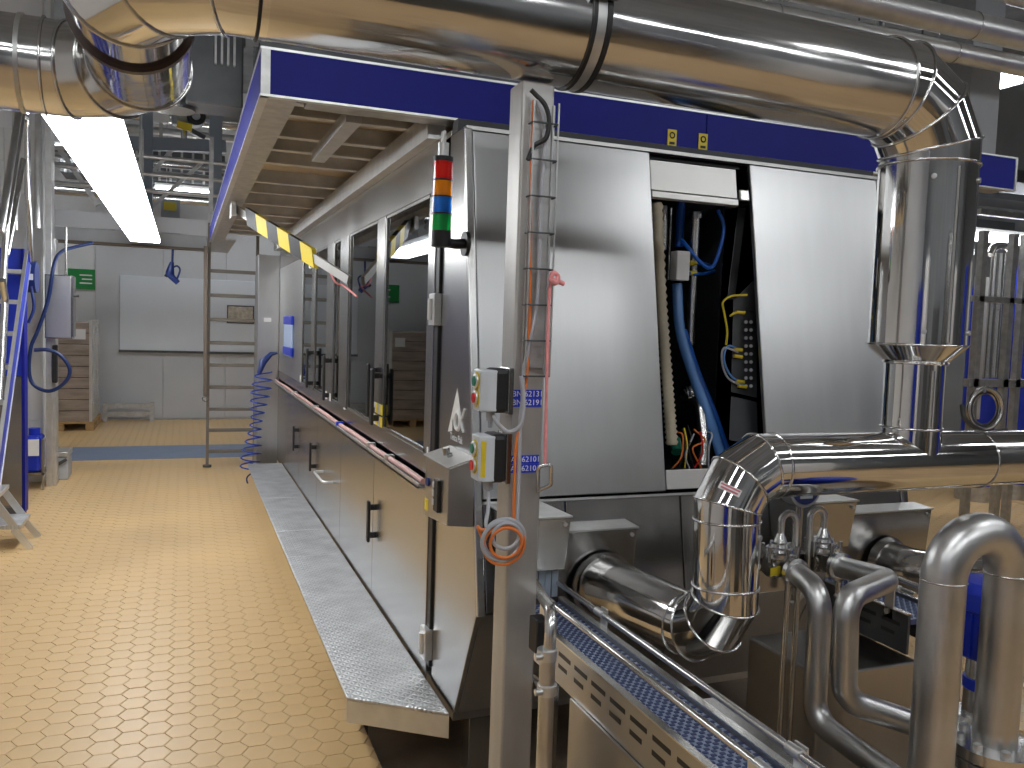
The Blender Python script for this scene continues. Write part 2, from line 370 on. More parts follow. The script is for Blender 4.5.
# ================================================================== THE MACHINE
MX0, MX1 = 0.90, 2.80; MY1 = 8.80
KF = 0.18
def YF(z): return 2.546+KF*(z-0.67)                 # raked front face
def FP(x, z, off=0.0): return V((x, YF(z)+off, z))
NF = V((0, 1, -KF)).normalized()                    # pointing into the machine
def fpanel(x0, x1, z0, z1, t=0.02, out=0.0):        # a sheet lying on the raked front
    a = [FP(x0,z0)-NF*out, FP(x1,z0)-NF*out, FP(x1,z0)+NF*t, FP(x0,z0)+NF*t, FP(x0,z1)-NF*out, FP(x1,z1)-NF*out, FP(x1,z1)+NF*t, FP(x0,z1)+NF*t]
    return MB().hexa(a)
M = thing('filling_machine', 'large enclosed stainless steel packaging machine with window doors and raked front', 'machine', (1.85, 5.7, 0))
def mp(name, mb, m, bevel=0.002, parent=M, label=None): return mk(name, mb, m, parent, bevel, label=label)
# --- aisle side
ZW0, ZW1 = 1.11, 2.137
mp('top_rail', MB().box(MX0, MX0+0.05, 2.98, MY1, ZW1, 2.33), STEEL)
mp('sill_rail', MB().box(MX0, MX0+0.05, 3.09, MY1, 1.03, ZW0), STEEL)
wins = [(3.235,4.025),(4.20,4.97),(5.25,5.52),(5.78,6.35),(6.50,7.05)]
edges = [3.09]+[e for w in wins for e in w]+[MY1]
for i in range(0, len(edges), 2):
    if i == len(edges)-2: mp('far_side_panel', MB().box(MX0, MX0+0.05, edges[i], edges[i+1], ZW0, ZW1), PANEL)
    else: mp('mullion', MB().box(MX0-(0.004 if i in (4,) else 0), MX0+0.05, edges[i]+0.004, edges[i+1]-0.004, ZW0, ZW1), STEEL)
for i, (a, b) in enumerate(wins):
    d = mp('window_door', MB().box(MX0+0.002, MX0+0.03, a, a+0.018, ZW0, ZW1).box(MX0+0.002, MX0+0.03, b-0.018, b, ZW0, ZW1).box(MX0+0.002, MX0+0.03, a, b, ZW0, ZW0+0.015).box(MX0+0.002, MX0+0.03, a, b, ZW1-0.015, ZW1), STEEL, 0.0015)
    mk('glass_pane', MB().box(MX0+0.010, MX0+0.016, a+0.018, b-0.018, ZW0+0.015, ZW1-0.015), GLASS, d)
def handle(y, z0, z1, parent, w=0.035):
    mk('handle', MB().box(MX0-0.045, MX0-0.03, y-w/2, y+w/2, z0, z1).box(MX0-0.035, MX0+0.001, y-w/4, y+w/4, z0+0.02, z0+0.05).box(MX0-0.035, MX0+0.001, y-w/4, y+w/4, z1-0.05, z1-0.02), BLACK, parent, 0.008)
handle(4.075, 1.12, 1.40, M, 0.05); handle(4.17, 1.15, 1.42, M, 0.03); handle(5.60, 1.10, 1.40, M, 0.05); handle(6.42, 1.12, 1.42, M, 0.06)
for y in (4.055, 4.16):
    for k, m in enumerate((YEL, WHITE, LABELB if False else YEL, WHITE)):
        mp('sticker', MB().box(MX0-0.003, MX0, y-0.06+0.05*(k%2), y-0.06+0.05*(k%2)+0.045, 1.115+0.06*(k//2), 1.165+0.06*(k//2)), m, 0)
for y, z in ((3.16,1.09),(5.02,1.10),(5.56,1.10),(5.72,1.10),(7.09,1.12)): mp('sticker', MB().box(MX0-0.003, MX0, y-0.025, y+0.025, z, z+0.05), WHITE, 0)
# dark interior behind the windows
mp('inner_wall', MB().box(1.62, 1.64, 3.2, MY1, 0.3, 2.3), DARKM, 0)
mp('inner_deck', MB().box(0.96, 1.62, 3.2, MY1, 0.98, 1.0), DARKM, 0)
mp('inner_partition', MB().box(0.95, 1.62, 3.14, 3.16, 0.3, 2.3), DARKM, 0)
for y in (3.75, 4.6, 5.4, 6.2, 7.0): mp('inner_module', MB().box(1.18, 1.6, y-0.22, y+0.22, 1.0, 1.55).cyl((1.35,y,1.55),(1.35,y,2.0),0.07), STEEL, 0.01)
# lower doors
seams = [3.105, 4.135, 5.083, 6.05, 7.05, 7.95, MY1]
for i, (a, b) in enumerate(zip(seams, seams[1:])):
    d = mp('lower_door', MB().box(MX0-0.006, MX0+0.03, a+0.004, b-0.004, 0.20, 0.985), STEEL, 0.002)
    if i in (0, 3, 4): handle(a+(0.99 if i == 0 else 0.12), 0.53, 0.74, d, 0.04)
mk('wire_handle', MB().tube(fillet([(MX0,5.35,0.60),(MX0-0.07,5.35,0.60),(MX0-0.07,5.75,0.60),(MX0,5.75,0.60)],0.03),0.009,8), ALU, M)
mp('seal_strip', MB().box(MX0-0.010, MX0+0.02, 3.05, 3.10, 0.30, 2.31), BLACK, 0.004)
mp('hinge_post', MB().box(MX0-0.014, MX0+0.02, 3.10, 3.125, 0.33, 2.31), STEEL, 0.003)
for z in (0.33, 1.62): mp('hinge', MB().box(MX0-0.03, MX0, 3.04, 3.115, z, z+0.12).cyl((MX0-0.03,3.078,z+0.02),(MX0-0.03,3.078,z+0.10),0.014), ALU, 0.003)
# rail with the pink hose along the side
mp('hose_rail', MB().box(MX0-0.05, MX0-0.006, 3.13, MY1, 0.985, 0.993).box(MX0-0.05, MX0-0.045, 3.13, MY1, 0.985, 1.005), ALU, 0)
mk('pink_hose', MB().tube([(MX0-0.028, 3.13+0.3*k, 1.012+0.003*math.sin(k*1.7)) for k in range(20)], 0.012, 8), mat('pale_pink_hose', (0.62,0.36,0.33), 0.4), M)
for y in (3.7, 4.1, 5.0, 6.0, 7.2): mp('hose_clip', MB().box(MX0-0.05, MX0-0.006, y, y+0.03, 0.99, 1.028), ALU if y != 5.0 else LABELB, 0.002)
# front corner side panel
side = [(3.045,0.25),(2.753,0.25),(2.546,0.67),(2.841,2.31),(3.045,2.31)]
mp('corner_side_panel', MB().prism([(MX0,y,z) for y,z in side], (0.02,0,0)), STEEL, 0.003)
mp('corner_strip', MB().hexa([FP(MX0+0.001,0.67,-0.012), FP(MX0+0.03,0.67,-0.012), FP(MX0+0.03,0.67,0.02), FP(MX0+0.001,0.67,0.02), FP(MX0+0.001,2.31,-0.012), FP(MX0+0.03,2.31,-0.012), FP(MX0+0.03,2.31,0.02), FP(MX0+0.001,2.31,0.02)]), PIPEB, 0.004)
# --- raked front
mp('front_panel', fpanel(0.936, 1.645, 1.045, 2.305), PANEL, 0.004)
mp('front_panel', fpanel(2.105, 2.76, 1.045, 2.305), PANEL, 0.004)
mp('right_corner_strip', fpanel(2.765, MX1, 0.67, 2.31), PIPEB, 0.004)
mp('header_plate', fpanel(1.652, 2.045, 2.165, 2.282, 0.02, -0.012), REFLECT, 0.002)
mp('header_lip', fpanel(1.652, 2.045, 2.135, 2.16, 0.03, -0.006), REFLECT, 0.002)
mp('header_hinge', fpanel(2.05, 2.095, 2.155, 2.20, 0.02, 0.0), STEEL, 0.004)
mp('ledge_plate', fpanel(1.655, 2.10, 1.05, 1.12, 0.02, -0.01), REFLECT, 0.002)
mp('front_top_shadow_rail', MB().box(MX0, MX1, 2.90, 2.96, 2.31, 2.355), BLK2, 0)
for a, b in ((0.936,1.235),(1.24,1.70),(1.705,2.30),(2.305,2.76)): mp('lower_front_panel', fpanel(a, b, 0.675, 1.028), STEEL, 0.003)
mp('front_bottom_ledge', fpanel(0.936, 2.76, 1.028, 1.036, 0.03, 0.004), ALU, 0)
for a, b in ((0.905,1.235),(1.24,1.70),(1.705,2.30),(2.305,2.795)):
    mp('undercut_panel', MB().hexa([(a,2.753,0.25),(b,2.753,0.25),(b,2.773,0.255),(a,2.773,0.255),(a,2.548,0.668),(b,2.548,0.668),(b,2.57,0.675),(a,2.57,0.675)]), DKSTEEL, 0.003)
mp('base_pan', MB().box(MX0, MX1, 2.76, MY1, 0.22, 0.26), DKSTEEL, 0)
mp('roof_sheet', MB().box(MX0+0.02, MX1, 2.86, MY1, 2.312, 2.325), DKSTEEL, 0)
mp('right_side_panel', MB().prism([(MX1-0.02,y,z) for y,z in ((MY1,0.25),(2.753,0.25),(2.546,0.67),(2.841,2.31),(MY1,2.31))], (0.02,0,0)), STEEL, 0)
mp('rear_panel', MB().box(MX0, MX1, MY1-0.02, MY1, 0.25, 2.33), STEEL, 0)
for (x, y) in ((1.02,2.85),(2.6,2.85),(1.02,5.5),(2.6,5.5),(1.02,8.6),(2.6,8.6)):
    mp('leg', MB().box(x-0.04, x+0.04, y-0.04, y+0.04, -0.11, 0.22).cyl((x,y,-0.13),(x,y,-0.11),0.07), STEEL, 0.003)
# --- open bay: black cabinet lining and equipment
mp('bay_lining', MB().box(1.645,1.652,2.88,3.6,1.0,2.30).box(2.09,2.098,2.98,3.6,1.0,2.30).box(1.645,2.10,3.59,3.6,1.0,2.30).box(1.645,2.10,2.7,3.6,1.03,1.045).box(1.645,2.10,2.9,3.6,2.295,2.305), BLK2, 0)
def bay(px, py, Y): return ony(px, py, Y)
def btube(name, pts, r, m, n=10, k=5): return mk(name, MB().tube(spline(pts, k), r, n), m, M)
ch = spline([bay(657,203,2.86), bay(661,300,2.80), bay(667,380,2.74), bay(672,445,2.70)], 24)
rr = [0.021+(0.004 if i % 2 else -0.003) for i in range(len(ch))]
mk('corrugated_hose', MB().tube(ch, rr, 12), BEIGE, M)
btube('blue_air_pipe', [bay(681,203,3.05), bay(680,225,3.05), bay(679,247,3.05)], 0.018, HOSEB)
mk('valve_block', MB().obox(bay(680,266,2.88), (1,0,0), (0,1,0), (0,0,1), 0.06, 0.05, 0.115), WHITE, M, 0.004)
btube('clear_hose', [bay(677,284,2.93), bay(680,330,2.90), bay(693,375,2.86), bay(708,415,2.82), bay(722,458,2.78)], 0.021, HOSEC)
btube('blue_hose', [bay(684,330,2.95), bay(698,372,2.93), bay(714,412,2.88), bay(729,455,2.84)], 0.012, HOSEB)
for (xa, xb, y0_, y1_, rd, Y) in ((664,663,206,250,0.016,2.98),(696,690,212,345,0.020,2.98),(671,668,208,280,0.012,3.3),(706,704,330,430,0.008,3.4)):
    mk('steel_tube', MB().cyl(bay(xa,y0_,Y), bay(xb,y1_,Y), rd, n=12), PIPEB, M)
mk('tube_collar', MB().cyl(bay(696,212,2.98), bay(696,219,2.98), 0.03), STEEL, M)
btube('blue_loop_hose', [bay(718,210,2.95), bay(724,228,2.94), bay(719,252,2.93), bay(711,268,2.92), bay(700,262,2.92), bay(690,250,2.94), bay(682,240,3.0)], 0.008, HOSEB)
btube('blue_loop_hose', [bay(690,264,2.95), bay(705,264,3.0), bay(716,268,3.1), bay(722,264,3.2)], 0.007, HOSEB)
btube('blue_loop_hose', [bay(688,273,2.95), bay(700,274,2.95), bay(712,272,3.0), bay(720,268,3.1)], 0.007, HOSEB)
for p in ((693,263),(693,273)): mk('hose_fitting', MB().cyl(bay(p[0]-3,p[1],2.95), bay(p[0]+3,p[1],2.95), 0.010, n=10), YEL, M)
mk('bent_steel_pipe', MB().tube(fillet([bay(684,398,2.95), bay(700,402,2.85), bay(704,440,2.80), bay(702,466,2.78)], 0.05), 0.022, 12), PIPEB, M)
mk('pipe_clamp', MB().cyl(bay(683,396,2.93), bay(690,392,2.93), 0.036).ring(bay(686,394,2.93), (1,-0.3,0.2), 0.036, 0.008), STEEL, M)
mk('pipe_foot', MB().cyl(bay(702,463,2.78), bay(702,468,2.78), 0.036), STEEL, M)
mp('terminal_panel', MB().hexa([bay(733,310,2.80), bay(757,312,2.80), bay(757,312,2.88), bay(733,310,2.88), bay(733,300,2.80), bay(754,280,2.80), bay(754,280,2.88), bay(733,300,2.88)]).hexa([bay(731,392,2.78), bay(757,398,2.78), bay(757,398,2.88), bay(731,392,2.88), bay(733,310,2.80), bay(757,312,2.80), bay(757,312,2.88), bay(733,310,2.88)]), DARKM, 0.002)
for k in range(9):
    for sx in (746, 751): mk('socket', MB().cyl(bay(sx,322+8*k,2.79), bay(sx,322+8*k,2.775), 0.007, n=10), GREYC, M)
mp('cable_duct', MB().hexa([bay(727,300,2.86), bay(735,300,2.86), bay(735,300,2.92), bay(727,300,2.92), bay(738,208,2.92), bay(746,208,2.92), bay(746,208,2.98), bay(738,208,2.98)]), DARKM, 0.003)
mp('lower_cover', MB().hexa([bay(729,440,2.70), bay(758,446,2.70), bay(758,446,2.9), bay(729,440,2.9), bay(731,396,2.74), bay(757,402,2.74), bay(757,402,2.9), bay(731,396,2.9)]), BLK2, 0.003)
for pts, m in ((((747,295),(732,296),(723,302),(724,312),(727,330),(726,345)), YEL), (((745,312),(735,313),(730,316)), YEL), (((738,352),(724,348),(722,362),(728,378),(742,386)), GREYC), (((740,350),(728,346),(724,360),(731,376),(744,384)), HOSEC)):
    btube('sensor_cable', [bay(x, y, 2.77) for x, y in pts], 0.0045, m, 8)
for p in ((738,349),(738,356),(740,381),(742,386),(740,312)): mk('plug', MB().cyl(bay(p[0]-4,p[1],2.77), bay(p[0]+4,p[1]+1,2.77), 0.007, n=10), YEL, M)
for k in range(8):
    x = 676+4*k; rj = lambda q: random.uniform(-q, q)
    btube('loose_cable', [bay(x+rj(3),430+rj(5),2.76), bay(x+5+rj(5),438+rj(4),2.72), bay(x+rj(7),452+rj(5),2.71), bay(x+rj(6),468,2.73)], 0.0035, (ORANGE, BLACK, YEL, BLACK, GREYC, ORANGE, RED, GREYC)[k], 6)
mk('round_connector', MB().cyl(bay(675,440,2.80), bay(677,452,2.76), 0.022), GREEN, M)
# far cabinet standing proud at the end of the machine
fc = mp('end_cabinet', MB().box(0.69, 0.898, 8.80, 9.15, 0.10, 2.27), PANEL, 0.004)
mk('cabinet_label', MB().box(0.75,0.82,8.797,8.80,1.60,1.64), WHITE, fc)
for z in (0.02,): mk('cabinet_foot', MB().cyl((0.74,8.9,0),(0.74,8.9,0.10),0.03).cyl((0.86,9.05,0),(0.86,9.05,0.10),0.03), STEEL, fc)
a, b = onx(285, 316, MX0-0.01), onx(292, 358, MX0-0.01)
mp('level_gauge', MB().box(MX0-0.02, MX0-0.001, b.y, a.y, b.z, a.z), mat('pale_gauge', (0.35,0.45,0.65), 0.3), 0.01)
for zz in (a.z-0.04, b.z+0.05): mp('gauge_cap', MB().box(MX0-0.025, MX0-0.001, b.y-0.02, a.y+0.02, zz-0.04, zz+0.04), BLUE2, 0.01)
# outline emblem on the corner panel: triangle, ring letter, word beneath
EX = MX0-0.0012
def ep(px, py): return onx(px, py, EX)
mk('emblem_triangle', MB().prism([ep(457.2,388), ep(447.8,431.5), ep(452,431), ep(452.3,420), ep(457,412), ep(460.5,414)], (0.001,0,0)), WHITE, M)
c = ep(457.8,421)
mk('emblem_letter', MB().ring(c, (1,0,0), 0.030, 0.0075, 20, 6).tube(spline([ep(465,409), ep(463,416), ep(461.5,421), ep(462.5,428), ep(463.5,432)]), 0.0055, 6), WHITE, M)
text('emblem_lettering', 'Tetra Pak', 0.036, ep(456,438.5), (0,-1,0), (0,0,1), WHITE, M, 0.0006)
# infeed hoods under the front: left pair and right pair
def hood(x0, x1, ya, z0, z1, zb, nm='outlet_hood'):
    yb = YF(z0)-0.004
    h = mp(nm, MB().hexa([(x0,ya+0.03,z0),(x1,ya+0.03,z0),(x1,yb,z0),(x0,yb,z0),(x0,ya,z1),(x1,ya,z1),(x1,YF(zb)-0.002,zb),(x0,YF(zb)-0.002,zb)]), STEEL, 0.004)
    for x in (x0+0.02, x1-0.02): mk('screw', MB().cyl((x,ya+0.001,z1-0.02),(x,ya-0.005,z1-0.02),0.007,n=10), ALU, h)
    mk('lid', MB().hexa([(x0-0.004,ya-0.006,z1+0.001),(x1+0.004,ya-0.006,z1+0.001),(x1+0.004,YF(zb)-0.004,zb+0.001),(x0-0.004,YF(zb)-0.004,zb+0.001),(x0-0.004,ya-0.006,z1+0.007),(x1+0.004,ya-0.006,z1+0.007),(x1+0.004,YF(zb)-0.004,zb+0.007),(x0-0.004,YF(zb)-0.004,zb+0.007)]), ALU, h, 0.001)
    return h
hood(0.95, 1.135, 2.345, 0.858, 1.033, 1.026)
hood(1.145, 1.462, 2.495, 0.62, 0.945, 0.95, 'extraction_box')
hood(2.095, 2.285, 2.345, 0.858, 1.033, 1.026)
hood(2.295, 2.82, 2.495, 0.62, 0.945, 0.95, 'extraction_box')
for bx in (0.965, 2.11):
    for k in range(7): mk('curtain_strip', MB().box(bx+0.023*k, bx+0.023*k+0.020, 2.40+0.003*(k%2), 2.404+0.003*(k%2), 0.765, 0.865), STRIP, M)

# ================================================================== CONTROL BOX AND STACK LIGHT ON THE MACHINE
cb = thing('control_box', 'stainless operator box with sloping lid on the machine corner below the emblem', 'control box', (0.83, 2.75, 0.93))
cx0 = 0.808; ya, yb = 2.60, 2.88
mk('box_body', MB().hexa([(cx0,ya,0.965),(MX0-0.001,ya,0.955),(MX0-0.001,yb,0.94),(cx0,yb,0.94),(cx0,ya,1.155),(MX0-0.001,ya,1.185),(MX0-0.001,yb,1.185),(cx0,yb,1.155)]), DKSTEEL, cb, 0.004)
mk('lid_plate', MB().hexa([(cx0-0.006,ya-0.006,1.1555),(MX0-0.001,ya-0.006,1.1855),(MX0-0.001,yb+0.006,1.1855),(cx0-0.006,yb+0.006,1.1555),(cx0-0.006,ya-0.006,1.160),(MX0-0.001,ya-0.006,1.190),(MX0-0.001,yb+0.006,1.190),(cx0-0.006,yb+0.006,1.160)]), ALU, cb, 0.001)
mk('key_switch', MB().cyl((0.85,2.76,1.175),(0.846,2.76,1.20),0.013).cyl((0.85,2.72,1.175),(0.846,2.72,1.185),0.010), STEEL, cb)
mk('indicator', MB().cyl((cx0,2.83,1.07),(cx0-0.008,2.83,1.07),0.016), HOSED, cb)
mk('rocker_switch', MB().box(cx0-0.012,cx0,2.68,2.73,0.99,1.10), BLACK, cb, 0.003)
for z in (1.01, 1.04, 1.07): mk('switch_key', MB().box(cx0-0.015,cx0-0.011,2.72,2.735,z,z+0.02), LGREY, cb)
mk('warning_sticker', MB().box(cx0-0.002,cx0,2.83,2.87,0.965,1.005), YEL, cb)
st = thing('stack_light', 'signal tower light with red, orange, blue and green lenses on machine corner', 'signal light', (0.82, 2.75, 1.78))
SY = 2.74
def sz(y): return ony(442, y, SY).z
ax = ony(442, 205, SY).x
for nm, y0_, y1_, m, r in (('pole_sleeve',143,158,ALU,0.018),('top_cap',157,162,BLACK,0.034),('lens',162,180,DRED,0.033),('lens',181,196.5,DORA,0.033),('lens',197.5,213.5,DBLU,0.033),('lens',214.5,231,DGRN,0.033),('base',231,247,BLACK,0.033)):
    mk(nm, MB().cyl((ax,SY,sz(y1_)),(ax,SY,sz(y0_)),r,n=28), m, st, 0.003)
for y in (180.5, 197, 214): mk('joint_ring', MB().cyl((ax,SY,sz(y+0.8)),(ax,SY,sz(y-0.8)),0.0345,n=28), BLACK, st)
mk('top_pole', MB().cyl((ax,SY,sz(143)),(ax,SY,sz(131)),0.008), ALU, st)
zb = sz(243)
mk('arm', MB().tube(fillet([(ax,SY,zb+0.005),(ax+0.05,SY+0.005,zb),(MX0-0.012,2.752,zb+0.004)],0.02),0.017,12), BLACK, st)
mk('wall_flange', MB().cyl((MX0-0.014,2.752,zb+0.004),(MX0-0.001,2.752,zb+0.004),0.042,n=24), BLACK, st)

# ================================================================== TREAD PLATE STEP
sp = thing('step_platform', 'long aluminium tread plate step running along the machine doors', 'step', (0.73, 5.8, 0))
ZS = 0.25; ys = [None, 4.92, 5.55, 6.63, 8.25]
mk('tread_plate', MB().hexa([(0.565,2.99,ZS-0.012),(0.885,2.76,ZS-0.012),(0.885,4.92,ZS-0.012),(0.565,4.92,ZS-0.012),(0.565,2.99,ZS),(0.885,2.76,ZS),(0.885,4.92,ZS),(0.565,4.92,ZS)]), TREAD, sp, 0.003)
for a, b in ((4.926,5.55),(5.556,6.62),(6.626,8.25)): mk('tread_plate', MB().box(0.565,0.885,a,b,ZS-0.012,ZS), TREAD, sp, 0.003)
mk('front_skirt', MB().hexa([(0.567,2.992,0.155),(0.887,2.762,0.155),(0.887,2.77,0.155),(0.567,3.0,0.155),(0.567,2.992,0.237),(0.887,2.762,0.237),(0.887,2.77,0.237),(0.567,3.0,0.237)]), ALU, sp)
for y in (3.4, 4.9, 6.6, 8.1): mk('support_bracket', MB().box(0.60,0.88,y-0.02,y+0.02,0.15,0.237).box(0.69,0.73,y-0.02,y+0.02,-0.13,0.16), STEEL, sp)

# ================================================================== OVERHEAD PLATFORM (blue fascia)
ZC = 2.38; CXL, CXR, CYN, CYF = 0.238, 3.84, 3.033, 9.05; ZT = 2.545
cp = thing('overhead_platform', 'overhead service platform with blue fascia resting on the machine roof', 'platform', (2.0, 6.0, ZC))
for a, b in ((CXL+0.03, 2.02), (2.025, CXR-0.015)): mk('fascia_panel', MB().box(a, b, CYN, CYN+0.02, ZC+0.008, ZT-0.008), BLUE, cp)
for z in (ZC, ZT-0.008): mk('fascia_edge', MB().box(CXL, CXR, CYN-0.003, CYN+0.025, z, z+0.008), ALU, cp)
mk('corner_trim', MB().box(CXL, CXL+0.03, CYN-0.004, CYN+0.02, ZC+0.008, ZT-0.008), GALV, cp)
mk('corner_trim', MB().box(CXR-0.015, CXR, CYN-0.004, CYN+0.02, ZC+0.008, ZT-0.008), ALU, cp)
yy = CYN+0.02
while yy < CYF-0.1:
    e = min(yy+1.5, CYF); mk('fascia_panel', MB().box(CXL, CXL+0.02, yy, e-0.004, ZC+0.008, ZT-0.008), BLUE, cp); yy = e
for z in (ZC, ZT-0.008): mk('fascia_edge', MB().box(CXL-0.003, CXL+0.025, CYN, CYF, z, z+0.008), ALU, cp)
mk('edge_channel', MB().box(CXL+0.025, CXL+0.125, CYN+0.03, CYF, ZC+0.004, ZC+0.012).box(CXL+0.115, CXL+0.125, CYN+0.03, CYF, ZC+0.012, 2.505), GALV, cp)
mk('edge_channel', MB().box(CXL+0.16, CXR-0.03, CYN+0.03, CYN+0.13, ZC+0.004, ZC+0.012).box(CXL+0.16, CXR-0.03, CYN+0.12, CYN+0.13, ZC+0.012, ZC+0.09), GALV, cp)
mk('deck_board', MB().box(CXL+0.03, 2.0, CYN+0.03, 4.6, 2.505, 2.525), PLY, cp)
mk('deck_board', MB().box(CXL+0.03, 2.0, 4.605, 7.0, 2.505, 2.525), PLY, cp)
mk('deck_board', MB().box(CXL+0.03, 2.0, 7.005, CYF, 2.505, 2.525), PLY, cp)
mk('deck_board', MB().box(2.005, CXR-0.03, CYN+0.03, CYF, 2.505, 2.525), PLY, cp)
jy = [onz(272, py, ZC+0.012).y for py in (112, 124, 145, 158, 171, 190, 200, 211, 221)]
while jy[-1] < CYF-0.5: jy.append(jy[-1]+0.42)
for y in jy:
    JM = MATS.get('joist_grey') or mat('joist_grey', (0.56,0.56,0.54), 0.45, 0.2, 0.12, 12)
    mk('joist', MB().box(CXL+0.126, 0.93, y-0.012, y+0.012, 2.44, 2.505).box(CXL+0.126, 0.93, y-0.025, y+0.025, 2.43, 2.44), JM, cp)
mk('bearing_rail', MB().box(0.86, 0.93, 3.16, CYF, 2.332, 2.43), ALU, cp)
mk('brace', MB().bar(onz(354,116,2.40), onz(318,157,2.40), 0.06, 0.05), ALU, cp)
for k, px in enumerate((672, 703)):
    c = ony(px, 143-1.5*0+ (0 if k == 0 else 0), CYN-0.004); c = ony(px, 138.5+4*k, CYN-0.004)
    mk('safety_tag', MB().box(c.x-0.021, c.x+0.021, CYN-0.005, CYN-0.0005, c.z-0.036, c.z+0.036), YEL, cp)
    mk('tag_symbol', MB().ring((c.x,CYN-0.006,c.z+0.013),(0,1,0),0.011,0.003,16,4).box(c.x-0.012,c.x+0.012,CYN-0.007,CYN-0.005,c.z-0.024,c.z-0.014), BLACK, cp)
# striped barrier arm
A, B = onz(233, 207, ZC-0.02), onx(349, 280, MX0-0.03)
ba = thing('barrier_arm', 'black and yellow striped barrier arm slung from the blue platform edge', 'barrier', A)
d = B-A; L = d.length; dn = d.normalized(); upv = V((0,0,1)); sd = dn.cross(upv).normalized(); u2 = sd.cross(dn)
h = 0.10
mk('arm_bar', MB().bar(A, B, 0.02, 0.05), POSTM, ba)
for k in range(6):
    a0, a1 = 0.15+0.098*k, 0.15+0.098*(k+1); sk = 0.035
    P = [A+dn*(L*a0+sk)-u2*h/2, A+dn*(L*a1+sk)-u2*h/2, A+dn*(L*a1-sk)+u2*h/2, A+dn*(L*a0-sk)+u2*h/2]
    mk('stripe', MB().prism([p-sd*0.016 for p in P], sd*0.032), BLACK if k % 2 == 0 else YEL, ba)
mk('mount_plate', MB().obox(A+V((0,0,-0.02)), (0,1,0), (1,0,0), (0,0,1), 0.25, 0.03, 0.10), GALV, ba)
mk('loose_cord', MB().tube(spline([A+dn*L*0.84, A+dn*L*0.9+V((0,0,-0.06)), B+V((-0.01,0.1,-0.03)), B+V((0,-0.25,-0.10))]), 0.006, 6), PINK, ba)
for q in (0.45, 0.72): mk('arm_eyelet', MB().ring(A+dn*L*q-u2*0.055, sd, 0.014, 0.004, 12, 5), ALU, ba)

# ================================================================== DUCTS
def bead(pts, i, R, r=0.004, n=36):       # raised seam following the mitre at vertex i
    mbx = MB().tube(pts, R, n, caps=False); g = mbx.rings[i]
    return MB().tube(g+[g[0]], r, 6, caps=False)
def at_ring(mb, c, d, R, w, t):           # flat band round a duct
    d = V(d).normalized(); return mb.lathe(V(c)-d*w/2, d, [(0,R),(0,R+t),(w,R+t),(w,R)], 40)
RB = 0.140; YD = 1.965; ZD = 2.358; XV = 2.11
D1 = thing('insulated_main_duct', 'large polished insulated duct crossing overhead and dropping beside the machine front', 'duct', (XV, YD, 1.25))
ptop = ony(925, 345, YD).z; pneck = ony(925, 363, YD).z
ZK = ZD+0.022
p0, g, p1 = gore((-0.125,YD,ZK), (XV,YD,ZD), (XV,YD,1.0), 0.21, 2)
q0, g2, q1 = gore((XV,YD,ZD), (-0.125,YD,ZK), (-0.125,2.95,ZD+0.005), 0.27, 2)
s0, g3, s1 = gore((-0.125,YD,ZK), (-0.125,2.95,ZD+0.005), (-3.0,2.95,ZD+0.005), 0.27, 2)
mk('horizontal_run', MB().tube([q0+V((0.02,0,0)), p0], RB, 40, caps=False), POL2, D1)
mk('elbow', MB().tube([p0]+g+[p1], RB+0.001, 40, caps=False, sharp=True), POL, D1)
mk('left_elbow', MB().tube([q0+V((0.02,0,0))]+g2+[(q1+s0)/2], RB+0.001, 40, caps=False, sharp=True), POL, D1)
mk('return_elbow', MB().tube([(q1+s0)/2]+g3+[s1], RB, 40, caps=False, sharp=True), POL2, D1)
mk('left_run', MB().tube([s1, (ROOM['x0'],2.95,ZD+0.005)], RB, 40, caps=False), POL2, D1)
full = [p0]+g+[p1]
for i in range(len(full)): mk('seam_bead', bead(full, i, RB+0.003), POL, D1)
full = [q0]+g2+[(q1+s0)/2]
for i in range(len(full)-1): mk('seam_bead', bead(full, i, RB+0.003), POL2 if i else BLACK, D1)
full = [(q1+s0)/2]+g3+[s1]
for i in range(1, len(full)): mk('seam_bead', bead(full, i, RB+0.003), POL2, D1)
mk('flange_band', at_ring(MB(), q1.lerp(s0, 0.25), s0-q1, RB, 0.024, 0.012), mat('rust_brown_flange', (0.05,0.028,0.02), 0.4), D1)
mk('vertical_run', MB().tube([p1, (XV,YD,ptop)], RB, 40, caps=False), POL, D1)
mk('reducer', MB().lathe((XV,YD,pneck), (0,0,1), [(0,0.088),(ptop-pneck-0.004,RB+0.004),(ptop-pneck,RB+0.004)], 40), POL, D1)
mk('neck', MB().lathe((XV,YD,1.27), (0,0,1), [(0,0.088),(pneck-1.27,0.088)], 36), POL, D1)
for zz, rr_ in ((ptop,RB+0.004),(pneck,0.092),(pneck-0.20,0.090)): mk('seam_bead', MB().ring((XV,YD,zz),(0,0,1),rr_,0.004,40), POL, D1)
mk('vertical_seam', MB().box(XV-0.03,XV-0.026,YD-RB-0.004,YD-RB+0.004,ptop+0.01,p1.z-0.02).box(XV-0.022,XV-0.019,YD-0.094,YD-0.084,1.36,pneck-0.02), POL, D1)
for a in (-60, -130):
    for z in (ptop+0.04, p1.z-0.05): 
        e = V((math.cos(math.radians(a)), math.sin(math.radians(a)), 0)); mk('screw', MB().cyl(V((XV,YD,z))+e*RB, V((XV,YD,z))+e*(RB+0.006), 0.008, n=10), GALV, D1)
for x in (0.55,): pass
sx = 0.915; dirx = (p0-q0).normalized(); stp = lambda x: q0+dirx*((x-q0.x)/dirx.x)
mk('strap', at_ring(at_ring(MB(), stp(sx-0.019), dirx, RB, 0.010, 0.006), stp(sx+0.019), dirx, RB, 0.013, 0.006), BLACK, D1)
